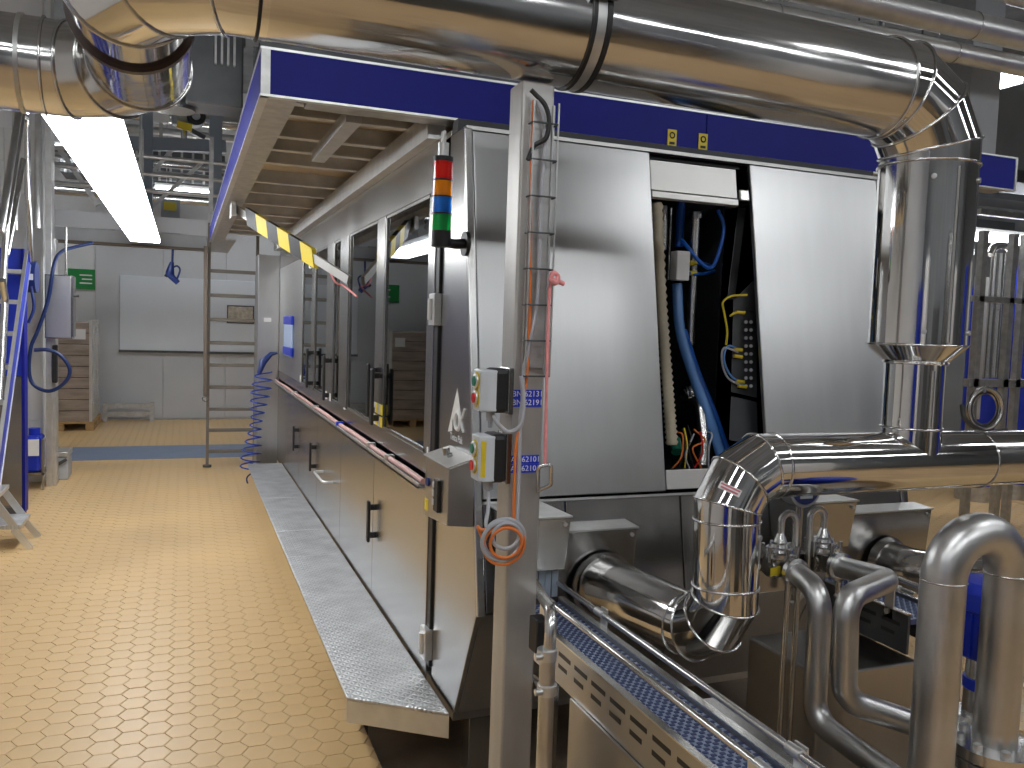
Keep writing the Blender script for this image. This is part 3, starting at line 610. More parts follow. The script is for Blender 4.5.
mk('strap_clamp', at_ring(MB(), stp(sx-0.001), dirx, RB, 0.024, 0.004), GALV, D1)
mk('clamp_bolt', MB().cyl((sx-0.03,YD-RB-0.012,ZD+0.045),(sx+0.03,YD-RB-0.012,ZD+0.045),0.008), DARKM, D1)
mk('hanger_rod', MB().cyl((sx,YD,ZD+RB+0.03),(sx,YD,ROOM['zc']),0.006,n=8).cyl((-1.6,2.95,ZD+RB),(-1.6,2.95,ROOM['zc']),0.006,n=8), GALV, D1)
mk('strap', at_ring(MB(), (s1.x-0.06,2.95,ZD+0.005), (1,0,0), RB, 0.012, 0.005), GALV, D1)
# lower duct: from the extraction box, forward, up, then right
RL = 0.092; ZL = 1.248; XL = 1.437; ZB = 0.755
D2 = thing('insulated_branch_duct', 'polished elbowed duct rising from the extraction box and running right', 'duct', (XL, YD, 0.7))
E0 = V((1.335, 2.492, 0.755)); c1 = V((XL, YD-0.02, ZB)); c2 = V((XL, YD, ZL)); c3 = V((7.5, YD, ZL))
a0, ga, a1 = gore(E0, c1, c2, 0.15, 2); b0, gb, b1 = gore(c1, c2, c3, 0.15, 2)
mk('inlet_run', MB().tube([E0, a0], [0.103, RL], 36, caps=False), POL2, D2)
mk('lower_elbow', MB().tube([a0]+ga+[a1], RL+0.001, 36, caps=False, sharp=True), POL, D2)
mk('riser', MB().tube([a1, b0], RL, 36, caps=False), POL, D2)
mk('upper_elbow', MB().tube([b0]+gb+[b1], RL+0.001, 36, caps=False, sharp=True), POL, D2)
mk('horizontal_run', MB().tube([b1, (XV+0.28,YD,ZL)], RL, 36, caps=False), POL, D2)
mk('horizontal_run', MB().tube([(XV+0.28,YD,ZL), c3], RL-0.003, 36, caps=False), POL2, D2)
full = [E0, a0]+ga+[a1, b0]+gb+[b1, c3]
for i in range(1, len(full)-1): mk('seam_bead', bead(full, i, RL+0.002, 0.0035), POL, D2)
mk('seam_bead', MB().ring((XV+0.28,YD,ZL),(1,0,0),RL,0.004), POL, D2)
mk('inlet_flange', MB().lathe(E0-V((0,0.012,0)), (0,1,0), [(0,0.118),(0.012,0.118)], 36).cyl(E0+V((0,-0.02,RL+0.006)),E0+V((0,0,RL+0.006)),0.012,n=10), STEEL, D2)
for z in (0.98, 1.06): mk('riser_latch', MB().cyl((XL+0.055,YD-RL+0.018,z),(XL+0.06,YD-RL+0.008,z),0.008,n=10), GALV, D2)
mk('latch_bar', MB().bar((XL+0.058,YD-RL+0.012,0.98),(XL+0.058,YD-RL+0.012,1.06),0.006), GALV, D2)
gd = (gb[1]-gb[0]).normalized(); gc = (gb[0]+gb[1])/2; gn = (V((-0.75,-1,0.75))-gd*V((-0.75,-1,0.75)).dot(gd)).normalized(); gt = gd.cross(gn)
mk('duct_sticker', MB().obox(gc+gn*(RL+0.002)-gd*0.01, gt, gd, gn, 0.062, 0.020, 0.002), WHITE, D2)
mk('sticker_print', MB().obox(gc+gn*(RL+0.003)-gd*0.005, gt, gd, gn, 0.056, 0.005, 0.002).obox(gc+gn*(RL+0.003)-gd*0.014, gt, gd, gn, 0.05, 0.005, 0.002), mat('faded_red_print', (0.62,0.18,0.22), 0.5), D2)
# stub duct on the right extraction box
D3 = thing('right_stub_duct', 'short dull steel duct stub on the right extraction box behind the bent pipes', 'duct', (2.60, 2.49, 0.7))
e0 = V((2.60, 2.495, 0.745)); e1 = V((2.72, 1.9, 0.745))
mk('stub', MB().tube(fillet([e0, V((2.60,2.36,0.745)), V((2.75,2.20,0.745)), V((3.6,2.15,0.745))], 0.12), 0.085, 32, caps=False), POL2, D3)
mk('stub_collar', MB().lathe(e0-V((0,0.03,0)), (0,1,0), [(0,0.090),(0.03,0.102),(0.031,0.0)], 32), STEEL, D3)

# ================================================================== POST AND WHAT HANGS ON IT
PX0, PX1, PY0, PY1 = 0.766, 0.852, 1.945, 2.035; ZP = 2.226
pt = thing('support_post', 'square steel post standing in front of the machine and carrying the main duct', 'post', (0.795, 1.99, 0))
mk('post_tube', MB().box(PX0, PX1, PY0, PY1, -0.12, ZP), POSTM, pt, 0.006)
mk('base_plate', MB().box(PX0-0.05, PX1+0.05, PY0-0.05, PY1+0.05, -0.13, -0.118), POSTM, pt)
# wire cable ladder on the front face
ct = thing('cable_ladder', 'wire cable ladder fixed up the front of the steel post', 'cable tray', (0.80, PY0-0.02, 1.62))
zt0 = ony(545, 376, PY0-0.02).z; zt1 = 2.17
for x, y in ((PX0+0.018,PY0-0.014),(PX0+0.018,PY0-0.034),(PX1-0.008,PY0-0.012),(PX1-0.003,PY0-0.034)): mk('wire', MB().cyl((x,y,zt0),(x,y,zt1),0.0028,n=6), GALV, ct)
k = 0; z = zt0
while z < zt1+0.001:
    mk('rung_wire', MB().tube(fillet([(PX0+0.015,PY0-0.010,z),(PX0+0.015,PY0-0.037,z),(PX1,PY0-0.037,z),(PX1-0.006,PY0-0.008,z)],0.008,3),0.0024,6), DARKM, ct); z += 0.088
mk('backing_strip', MB().box(PX0+0.030, PX1-0.002, PY0-0.010, PY0-0.001, zt0+0.02, zt1), GALV, ct)
def cable(name, label, pts, r, m, n=10, grp=None):
    o = mk(name, MB().tube(spline(pts, 6), r, n), m); tag(o, label, 'cable', grp); return o
cy = PY0-0.024
cable('orange_cable', 'thin orange cable running down inside the cable ladder on the post', [ony(534,100,cy), ony(531,180,cy), ony(530,300,cy), ony(527,374,cy), ony(522,400,cy-0.004), ony(521,424,cy-0.006), ony(516,445,cy-0.006), ony(514,500,cy-0.006), ony(514,525,cy-0.006)], 0.004, ORANGE)
cable('grey_cable', 'grey cable strapped down the post front beside the blue labels', [ony(537,100,cy), ony(545,130,cy), ony(541,200,cy), ony(537,300,cy), ony(524,370,cy-0.002), ony(522.5,400,cy-0.004), ony(520,425,cy-0.006), ony(519,470,cy-0.006), ony(517,520,cy-0.006), ony(519,535,cy-0.006)], 0.0055, GREYC)
cable('black_cable', 'dark cable looping out of the cable ladder near the duct', [ony(531,90,cy), ony(536,95,cy), ony(545,105,cy-0.01), ony(549,120,cy-0.012), ony(546,138,cy-0.01), ony(534,146,cy), ony(528,160,cy)], 0.006, BLACK)
cable('slate_cable', 'slate grey cable running beside the blue labels into the coil', [ony(521,376,cy-0.010), ony(523.5,400,cy-0.012), ony(521,424,cy-0.012), ony(509,432,cy-0.004), ony(498,424,cy), ony(494,416,cy+0.02)], 0.0055, GREYC)
cl = thing('cable_coil', 'coiled grey and orange cable loops tied to the post below the control boxes', 'cable coil', ony(502, 540, PY0-0.02))
for (px, py, R, m, dy, r) in ((504,539,0.052,GREYC,0.0,0.0055),(502,541,0.050,GREYC,0.012,0.0055),(506,536,0.034,GREYC,0.018,0.005),(504,545,0.052,ORANGE,0.010,0.004),(506,543,0.040,ORANGE,0.020,0.004)):
    mk('cable_loop', MB().ring(ony(px,py,PY0-0.028-dy), (0.12,1,0.1+dy*4), R, r, 32, 8), m, cl)
mk('cable_tail', MB().tube(spline([ony(490,528,PY0-0.03), ony(482,530,PY0-0.03), ony(478,527,PY0-0.02), ony(483,540,PY0-0.02), ony(486,548,PY0-0.02)]), 0.004, 8), ORANGE, cl)
mk('cable_tail', MB().tube(spline([ony(494,528,PY0-0.03), ony(486,526,PY0-0.035), ony(488,510,PY0-0.02), ony(489,492,PY0+0.0)]), 0.005, 8), GREYC, cl)
# control stations facing the aisle
def station(label, px0, ytop, ybot, extra):
    a = ony(490, ytop, 1.96); b = ony(490, ybot, 1.96)
    t = thing('push_button_station', label, 'control box', (0.70, 1.97, b.z), 'push button boxes on the post'); z0, z1 = b.z, a.z
    X0, X1, Y0, Y1 = 0.678, 0.751, 1.925, 2.005
    mk('grey_cover', MB().prism([(X0+0.016,Y0,z0+0.004),(X0,Y0+0.012,z0+0.004),(X0,Y1-0.012,z0+0.004),(X0+0.016,Y1,z0+0.004),(X0+0.040,Y1,z0+0.004),(X0+0.040,Y0,z0+0.004)], (0,0,z1-z0-0.008)), LGREY, t, 0.003)
    mk('black_body', MB().box(X0+0.030, X1, Y0-0.0015, Y1+0.0015, z0, z1), BLACK, t, 0.012)
    mk('mount_bracket', MB().box(X1, PX0-0.001, Y0+0.01, Y1-0.002, z0-0.005, z1+0.002), STEEL, t, 0.002)
    zm = (z0+z1)/2
    for zz, m in ((zm+0.022, GREEN), (zm-0.020, RED)):
        bt = mk('button', MB().cyl((X0,1.965,zz),(X0-0.010,1.965,zz),0.0125,n=18), m, t)
        mk('button_bezel', MB().ring((X0-0.004,1.965,zz),(1,0,0),0.015,0.004,18,6), ALU, bt)
        mk('yellow_ring', MB().lathe((X0+0.0002,1.965,zz),(-1,0,0),[(0,0.023),(0.001,0.023)],20), YEL, t)
    if extra: mk('yellow_nameplate', MB().hexa([(X0+0.005,Y0+0.0075,zm-0.045),(X0+0.015,Y0-0.0005,zm-0.045),(X0+0.0155,Y0,zm-0.045),(X0+0.0055,Y0+0.008,zm-0.045),(X0+0.005,Y0+0.0075,zm+0.045),(X0+0.015,Y0-0.0005,zm+0.045),(X0+0.0155,Y0,zm+0.045),(X0+0.0055,Y0+0.008,zm+0.045)]), YEL, t)
    mk('cable_gland', MB().cyl((0.716,1.965,z0),(0.716,1.965,z0-0.022),0.012,n=12).cyl((0.716,1.965,z0-0.02),(0.716,1.965,z0-0.04),0.006,n=10), GREYC, t)
station('upper grey push button box on the post with green and red buttons', 475, 368, 412, False)
station('lower push button box on the post with a yellow nameplate strip', 473, 433, 481, True)
def plate(label, pxc, pyc, s):
    c = ony(pxc, pyc, PY0-0.001); w, h = 0.076, 0.0215
    t = thing('blue_tag_plate', label, 'label', c)
    mk('plate', MB().box(PX0+0.002, PX0+0.002+w, PY0-0.0025, PY0-0.0003, c.z-h/2, c.z+h/2), LABELB, t)
    text('plate_lettering', s, 0.0205, (PX0+0.002+w/2, PY0-0.003, c.z), (1,0,0), (0,0,1), WHITE, t, 0.0003)
plate('upper blue plate reading BN 62131 on the post', 525, 394, 'BN 62131')
plate('blue plate reading BN 62191 just under the 62131 plate', 525, 402.6, 'BN 62191')
plate('lower blue plate reading A162101 beneath the loop handle rope', 522, 459.5, 'A 162101')
plate('lowest blue plate reading A162101 on the post', 522, 468.5, 'A 162101')
ry = PY0-0.05
rp = thing('pull_rope', 'pink pull rope with a knotted bow hanging beside the post', 'rope', ony(545, 466, ry))
mk('rope', MB().tube(spline([ony(552,274,ry), ony(549,300,ry), ony(547,370,ry), ony(545,466,ry)]), 0.0045, 8), PINK, rp)
mk('bow', MB().tube(spline([ony(550,280,ry), ony(553,273,ry), ony(558,276,ry), ony(556,283,ry-0.01), ony(551,280,ry-0.01), ony(557,281,ry), ony(564,284,ry)]), 0.006, 8), PINK, rp)
hb = tag(mk('loop_handle', MB().tube(fillet([ony(538,492,PY0-0.002), ony(538,466,PY0-0.05), ony(551,464,PY0-0.05), ony(551,485,PY0-0.03), ony(537,491,PY0-0.002)],0.012,4), 0.0055, 8), PIPEB), 'small bent steel loop handle on the post under the pink rope', 'handle')

# ================================================================== CONVEYORS
def conveyor(bx0, bx1, label, y_near, y_far, zb, stand, rails, group):
    t = thing('belt_conveyor', label, 'conveyor', ((bx0+bx1)/2, (y_near+y_far)/2, 0), group)
    mk('belt_bed', MB().box(bx0, bx1, y_near, y_far, zb-0.02, zb-0.004), BELTD, t)
    n = int((y_far-y_near)/0.0254); 
    m = bpy.data.meshes.new('belt_module'); mb = MB(); w = bx1-bx0
    mb.box(0, w, 0.0015, 0.0239, -0.004, 0.0)
    nb = len(mb.f)
    for i in range(6):
        for j in range(2): cx = (i+0.25+0.5*j)*w/6; mb.box(cx-0.0055, cx+0.0055, 0.003+0.011*j, 0.011+0.011*j, 0.0, 0.0025)
    m.from_pydata(mb.v, [], mb.f); m.materials.append(BELT); m.materials.append(BELTD)
    m.polygons.foreach_set('material_index', [0 if i < nb else 1 for i in range(len(mb.f))])
    for i in range(n):
        o = bpy.data.objects.new('belt_module', m); COL.objects.link(o); attach(o, t); o.location = (bx0, y_near+i*0.0254, zb)
    for s, X in ((-1, bx0), (1, bx1)):
        mk('side_frame', MB().box(X-(0.012 if s < 0 else -0.002), X-0.002 if s < 0 else X+0.012, y_near, y_far, zb-0.115, zb+0.012), DKSTEEL if not rails == 'dark' else DARKM, t, 0.001)
        mk('frame_lip', MB().box(X-(0.02 if s < 0 else -0.0), X if s < 0 else X+0.02, y_near, y_far, zb+0.012, zb+0.016), PIPEB, t)
    k = 0; y = y_near+0.03
    while y < y_far-0.12:
        for zz in (zb-0.028, zb-0.062): mk('frame_slot', MB().box(bx0-0.0128, bx0-0.0118, y+(0.02 if zz < zb-0.04 else 0), y+0.075, zz-0.006, zz+0.006), BLACK, t)
        y += 0.10
    for X, z, nm in ((bx0+0.010, zb+0.075, 'guide_rail'), (bx1+0.004, zb+0.058, 'guide_rail')):
        mk(nm, MB().cyl((X,y_near-(0.3 if stand else 0.0),z),(X,y_far+0.008,z),0.0085,n=12), PIPEB, t)
        for y in (((y_near+0.16, y_far-0.20) if X < (bx0+bx1)/2 else (y_near+0.22, y_far-0.28)) if stand else (y_near+0.08,)):
            q = X-0.022 if X < (bx0+bx1)/2 else X+0.012
            mk('rail_bracket', MB().box(q, q+0.006, y-0.018, y+0.018, zb-0.03, z+0.012).cyl((q-0.01,y,zb+0.0),(q+0.016,y,zb+0.0),0.009,n=10), ALU, t, 0.001)
            mk('rail_clip', MB().lathe((X,y-0.02,z),(0,1,0),[(0,0.0115),(0.04,0.0115)],12), ALU, t)
    if not stand:
        for X in (bx0+0.02, bx1-0.02): mk('stand_leg', MB().box(X-0.018, X+0.018, y_far-0.075, y_far-0.04, -0.13, zb-0.02), STEEL, t, 0.002)
    if stand:
        for y in (y_far-0.25, y_near+0.12): mk('stand_leg', MB().box(bx0-0.02, bx0+0.02, y-0.02, y+0.02, -0.13, zb-0.115).box(bx1-0.02, bx1+0.02, y-0.02, y+0.02, -0.13, zb-0.115), STEEL, t, 0.002)
        mk('skirt_plate', MB().prism([(bx0-0.02,y_far-0.42,zb-0.115),(bx0-0.02,y_far-0.42,zb-0.42),(bx0-0.02,y_near-0.1,zb-0.42),(bx0-0.02,y_near-0.1,zb-0.115)],(0.006,0,0)), DKSTEEL, t)
    return t
conveyor(0.985, 1.115, 'left conveyor with blue modular belt coming out of the strip curtain', 1.05, 2.38, 0.755, True, 'x', 'outfeed conveyors')
conveyor(2.125, 2.265, 'right conveyor behind the bent pipes with dark slotted side', 1.93, 2.38, 0.755, False, 'dark', 'outfeed conveyors')
ds = thing('drive_cover', 'dark steel drive cover box beneath the left conveyor', 'cover', (1.1, 1.9, -0.13))
mk('cover_body', MB().box(1.03, 1.50, 1.62, 2.05, -0.13, 0.52), DKSTEEL, ds, 0.006)
mk('cover_lid', MB().box(1.02, 1.51, 1.61, 2.06, 0.52, 0.53), STEEL, ds, 0.002)
rc = thing('steel_tank', 'tall dark steel tank panel behind the bent pipes at lower right', 'tank', (2.1, 1.95, -0.13))
mk('tank_body', MB().box(1.80, 2.20, 1.96, 2.30, -0.02, 0.60), DKSTEEL, rc, 0.008)
for x in (1.84, 2.16):
    for y in (2.0, 2.26): mk('tank_foot', MB().box(x-0.02, x+0.02, y-0.02, y+0.02, -0.13, -0.02), STEEL, rc)
# slanting guard tube and clamp beside the post
gt_ = thing('guard_tube', 'bent steel guard tube with clamp collars standing right of the post', 'tube', ony(545, 768, 1.75))
Yg = 1.76
mk('tube', MB().tube(fillet([ony(534,583,2.14), ony(552,612,Yg), ony(549,655,Yg)],0.05), 0.0145, 14), PIPEB, gt_)
b0_ = ony(548,650,Yg); b1_ = V((b0_.x, b0_.y, -0.13))
mk('lower_tube', MB().cyl(b0_, b1_, 0.019), PIPE, gt_)
for py in (654, 689): c = ony(547, py, Yg); mk('clamp_collar', MB().cyl(c-V((0,0,0.012)), c+V((0,0,0.012)), 0.024).cyl(c+V((-0.035,-0.01,0)), c+V((0,-0.01,0)), 0.008), ALU, gt_)
mk('cross_tube', MB().cyl(ony(533,678,2.06), ony(546,690,Yg), 0.010), PIPEB, gt_)
cgz = ony(541, 630, 1.82)
tag(mk('small_actuator', MB().obox(ony(539,634,1.86), (1,0,0),(0,1,0),(0,0,1),0.035,0.05,0.085), BLACK, None, 0.004), 'small black actuator box between the post and guard tube', 'actuator')

# ================================================================== VALVES AND BENT PIPES
def valve(label, c, yel):
    t = thing('diaphragm_valve', label, 'valve', c, 'diaphragm valves'); c = V(c); Z = V((0,0,1))
    mk('valve_body', MB().lathe(c-V((0.045,0,0)), (1,0,0), [(0,0.03),(0.02,0.036),(0.07,0.036),(0.09,0.03)], 20).box(c.x-0.04,c.x+0.04,c.y-0.04,c.y+0.04,c.z-0.03,c.z+0.035), STEEL, t, 0.008)
    mk('bonnet', MB().lathe(c, Z, [(0.026,0.05),(0.034,0.056),(0.048,0.056),(0.051,0.046),(0.060,0.043),(0.064,0.034),(0.074,0.031),(0.078,0.022),(0.102,0.013),(0.110,0.010)], 26), PIPEB, t)
    for k in range(6):
        a = k*math.pi/3+0.3; e = V((math.cos(a)*0.053, math.sin(a)*0.053, 0)); mk('bonnet_bolt', MB().cyl(c+e+Z*0.020, c+e+Z*0.068, 0.007, n=8), STEEL, t)
    mk('clamp_ring', MB().lathe(c+V((0,-0.065,0)), (0,-1,0), [(0,0.036),(0.004,0.046),(0.020,0.046),(0.024,0.036)], 24).cyl(c+V((0,-0.076,-0.045)), c+V((0,-0.076,-0.085)), 0.008, n=10), PIPEB, t)
    mk('wing_nut', MB().obox(c+V((0.012,-0.076,-0.085)), (1,0,0.8),(0,1,0),(-0.8,0,1),0.05,0.012,0.02), ALU, t, 0.004)
    if yel: mk('yellow_tag', MB().obox(c+V((-0.05,-0.045,0.0)), (1,0.3,0),(0,1,0),(0,0,1),0.05,0.004,0.025), YEL, t)
    return c
v1 = valve('left diaphragm valve with conical bonnet and yellow tag beside the duct riser', ony(779,566,2.12), True)
v2 = valve('right diaphragm valve with conical bonnet feeding the hooked pipe', ony(822,560,2.12), False)
def pipe(name, label, pts, r, m, rad, n=22, seams=()):
    P = fillet(pts, rad, 8); t = thing(name, label, 'pipe', pts[0])
    mk('pipe_body', MB().tube(P, r, n), m, t)
    for (c, d) in seams: mk('weld_seam', MB().ring(c, d, r+0.0004, 0.0018, 24, 5), m, t)
    return t
vx = v1+V((0,-0.09,0)); pz = ony(811, 650, 1.93)
pa = V((pz.x, vx.y-0.01, vx.z)); A1 = V((vx.x+0.01, vx.y, vx.z)); Yp = 1.90
top1 = ony(811, 575, Yp); bot1 = ony(814, 712, Yp)
pipe('bent_drain_pipe', 'dull steel pipe dropping from the left valve then bending toward the viewer', [v1+V((0,-0.085,0)), V((bot1.x,Yp,v1.z-0.015)), V((bot1.x,Yp,bot1.z-0.02)), V((bot1.x+0.03,Yp-0.55,bot1.z-0.08))], 0.034, PIPE, [0.075,0.075])
h2 = ony(888, 580, 1.80); h3 = ony(846, 598, 1.72); h4 = ony(844, 700, 1.72); h5 = ony(930, 729, 1.62)
pipe('hooked_pipe', 'dull steel hooked pipe turning back and down from the right valve', [v2+V((0,-0.085,0)), h2, h3+V((0,0,0.0)), h4, h5], 0.034, PIPE, [0.045,0.06,0.07])
for k, (vv, x1_) in enumerate(((v1, 0.05), (v2, -0.05))):
    t = v1 if k == 0 else v2; topz = t.z+0.110
    q = thing('vent_tube', ('thin bent vent tube arching from the left valve top', 'thin bent vent tube arching from the right valve top')[k], 'pipe', t)
    mk('tube', MB().tube(fillet([(t.x,t.y,topz-0.005),(t.x,t.y,topz+0.058),(t.x+x1_*1.15,t.y,topz+0.058),(t.x+x1_*1.15,t.y,t.z-0.10)],0.0285,8),0.0115,14), PIPEB, q)
for px, lb in ((787,'left thin steel rod standing below the valves'),(797,'right thin steel rod standing below the valves')):
    c = ony(px, 600, 2.03); tag(mk('support_rod', MB().cyl((c.x,c.y,-0.13),(c.x,c.y,v1.z-0.02),0.009,n=12), PIPEB), lb, 'rod')
tag(mk('valve_beam', MB().box(v1.x-0.07, v2.x+0.06, 2.165, 2.20, v1.z-0.10, v1.z+0.02), STEEL, None, 0.003), 'steel crossbar carrying the two diaphragm valves', 'beam')
gg = thing('pressure_gauge', 'round dark gauge head peeking out beneath the horizontal duct', 'gauge', ony(803, 490, 2.25))
c = ony(806, 488, 2.22)
mk('gauge_body', MB().cyl(c, c+V((0,0.06,0)), 0.066, n=28), GREYP, gg, 0.004)
mk('gauge_face', MB().lathe(c, (0,-1,0), [(0,0.056),(0.003,0.056)], 28), HOSED, gg)
mk('gauge_display', MB().box(c.x-0.025, c.x+0.025, c.y-0.006, c.y-0.003, c.z-0.035, c.z-0.018), LGREY, gg)
mk('gauge_stem', MB().cyl(c+V((0,0.03,-0.05)), c+V((0,0.03,-0.30)), 0.015), STEEL, gg)
# U pipe in front
YU = 1.42
ul, ur = ony(942, 600, YU), ony(1005, 600, YU); rU = 0.050
ztop = ony(968, 517, YU).z-rU
cxm = (ul.x+ur.x)/2; Ru = (ur.x-ul.x)/2
arc = [(cxm+Ru*math.cos(math.pi-math.pi*k/14), YU, ztop-Ru*0.92+Ru*math.sin(math.pi*k/14)) for k in range(15)]
zf = ony(1000, 742, YU).z
UP = thing('return_bend_pipe', 'thick upright U-shaped steel pipe in the right foreground', 'pipe', (cxm, YU, 0))
mk('left_leg', MB().tube([(ul.x,YU,-0.13)]+arc+[(ur.x,YU,zf)], rU, 30), PIPE, UP)
for x in (ul.x, ur.x): mk('weld_seam', MB().ring((x,YU,arc[0][2]),(0,0,1),rU+0.0003,0.0022,30,5), PIPEB, UP)
mk('flange', MB().lathe((ur.x,YU,zf-0.06), (0,0,1), [(0,0.095),(0.028,0.095),(0.03,0.085),(0.034,0.095),(0.06,0.095),(0.062,0.055)], 32), PIPEB, UP)
for k in range(8):
    a = k*math.pi/4+0.2; e = V((ur.x+0.077*math.cos(a), YU+0.077*math.sin(a), zf)); mk('flange_bolt', MB().cyl(e-V((0,0,0.075)), e+V((0,0,0.016)), 0.011, n=6), ALU, UP)
mk('lower_pipe', MB().cyl((ur.x,YU,-0.13),(ur.x,YU,zf-0.05),rU), PIPE, UP)
# blue pump motor behind it
Ym = 1.62; Pm = ony(988, 618, Ym); Rm = 0.098; zm0 = ony(988, 655, Ym).z; zm1 = ony(988, 577, Ym).z; hm = zm1-zm0
mo = thing('pump_motor', 'blue finned pump motor on a steel pump seen through the U-shaped pipe', 'motor', (Pm.x, Pm.y, -0.13))
mk('motor_body', MB().lathe((Pm.x,Ym,zm0), (0,0,1), [(0,Rm*0.7),(0.012,Rm*0.92),(hm*0.62,Rm*0.92),(hm*0.64,Rm*1.02),(hm*0.84,Rm*1.0),(hm*0.95,Rm*0.75),(hm,Rm*0.3),(hm+0.001,0.0)], 32), BLUE2, mo)
for k in range(24):
    a = 2*math.pi*k/24; e = V((math.cos(a), math.sin(a), 0)); c = V((Pm.x, Ym, 0))+e*Rm*0.95
    mk('cooling_fin', MB().bar(c+V((0,0,zm0+0.015)), c+V((0,0,zm0+hm*0.6)), 0.004, 0.014, up=e), BLUE2, mo)
mk('terminal_box', MB().obox((Pm.x-0.03,Ym-Rm-0.03,zm0+hm*0.4), (1,0,0),(0,1,0),(0,0,1),0.07,0.055,0.07), BLUE2, mo, 0.008)
zl_ = ony(982, 683, Ym).z; zc_ = ony(982, 706, Ym).z
mk('pump_shaft_housing', MB().lathe((Pm.x,Ym,zc_-0.02), (0,0,1), [(0,0.05),(zm0-zc_+0.02,0.045)], 24), PIPEB, mo)
mk('blue_label_band', MB().lathe((Pm.x,Ym,zl_-0.014), (0,0,1), [(0,0.052),(0.03,0.052)], 24), LABELB, mo)
mk('pump_casing', MB().lathe((Pm.x,Ym,-0.13), (0,0,1), [(0,0.13),(0.02,0.13),(0.06,0.11),(zc_+0.06,0.11),(zc_+0.11,0.07)], 28), PIPEB, mo)
mk('motor_cable', MB().tube(spline([V((Pm.x-0.05,Ym-0.12,zm0+0.05)), V((Pm.x-0.09,Ym-0.12,zm0-0.01)), V((Pm.x-0.07,Ym-0.1,zm0-0.05)), V((Pm.x-0.02,Ym-0.06,zm0-0.04))]), 0.007, 8), GREYC, mo)
mb_ = thing('valve_manifold', 'low steel valve manifold with nuts in front of the pump motor', 'manifold', (Pm.x+0.05, 1.38, -0.13))
mk('manifold_block', MB().box(Pm.x-0.10, Pm.x+0.20, 1.30, 1.46, -0.13, zc_-0.10), PIPE, mb_, 0.01)
for k in range(3): mk('manifold_nut', MB().cyl((Pm.x-0.05+0.09*k,1.38,zc_-0.10),(Pm.x-0.05+0.09*k,1.38,zc_-0.07),0.024,n=6), ALU, mb_)

# ================================================================== LADDER END OF THE AISLE
RUNG = mat('dull_ladder_steel', (0.19,0.17,0.145), 0.55, 0.3)
la = thing('fixed_ladder', 'steel rung ladder leading up to the platform at the aisle end', 'ladder', (0.49, 9.6, 0))
def lad(z): return 9.62-0.10*z/2.4
for x in (0.245, 0.735):
    mk('stile', MB().bar((x,lad(0.03),0.03),(x,lad(2.62),2.62),0.03,0.06), RUNG, la)
    mk('foot', MB().cyl((x,9.62,0.0),(x,9.62,0.025),0.045,n=16), DARKM, la)
for py in (272, 296, 320, 343, 365, 387, 409, 430, 451):
    z = ony(230, py, 9.6).z; mk('rung', MB().box(0.255, 0.725, lad(z)-0.02, lad(z)+0.02, z-0.018, z+0.018), RUNG, la, 0.004)
r0 = ony(205.5, 246, 9.45); r1 = ony(205, 396, 9.45)
hl = thing('hanging_lance', 'thin brown steel rod hanging just left of the ladder', 'rod', r1)
mk('rod', MB().bar(r0, r1, 0.035, 0.03), mat('brown_steel', (0.20,0.16,0.13), 0.45, 0.6), hl)
mk('rod_hook', MB().ring(r1-V((0,0,0.03)), (0,1,0), 0.025, 0.007, 14, 6), STEEL, hl)
gunY = 9.70
sg = thing('spray_gun', 'dark blue washdown spray gun hanging from the mezzanine edge', 'spray gun', ony(172, 283, gunY))
mk('hose_drop', MB().cyl(ony(173,243,gunY), ony(172,265,gunY), 0.012), HOSED, sg)
mk('gun_body', MB().tube([ony(172,262,gunY), ony(170,273,gunY), ony(168,276,gunY)], [0.02,0.045,0.03], 12).tube([ony(169,274,gunY), ony(178,283,gunY)], [0.035,0.028], 12), HOSED, sg)
mk('trigger_guard', MB().tube(spline([ony(172,268,gunY), ony(177,266,gunY), ony(180,270,gunY), ony(177,279,gunY)]), 0.010, 8), HOSED, sg)
mk('gun_nozzle', MB().cyl(ony(168,276,gunY), ony(165.5,274,gunY), 0.022), BLACK, sg)
# spiral air hose
ch_ = thing('spiral_hose', 'coiled dark blue air hose dangling by the machine end cabinet', 'hose', (0.60, 8.6, 0.3))
hp = []; c0 = ony(264, 372, 8.62); c1 = ony(249, 470, 8.62)
for k in range(12*10+1):
    t = k/120; a = 2*math.pi*k/10; c = c0.lerp(c1, t); rad = 0.075+0.02*math.sin(t*9)
    hp.append((c.x+rad*math.cos(a), c.y+rad*math.sin(a)*0.9, c.z))
mk('hose_coils', MB().tube(hp, 0.0075, 6), mat('coil_hose_blue', (0.012,0.05,0.36), 0.35), ch_)
mk('hose_tail', MB().tube(spline([hp[-1], c1+V((-0.02,0,-0.08)), c1+V((0.02,-0.1,-0.20)), c1+V((0.05,-0.15,-0.30)), c1+V((0.10,-0.1,-0.20))]), 0.008, 6), HOSED, ch_)
mk('air_gun', MB().tube([ony(259,374,8.60), ony(263,362,8.60), ony(271,354,8.66), ony(277,353,8.70)], [0.02,0.035,0.022,0.012], 10), HOSED, ch_)
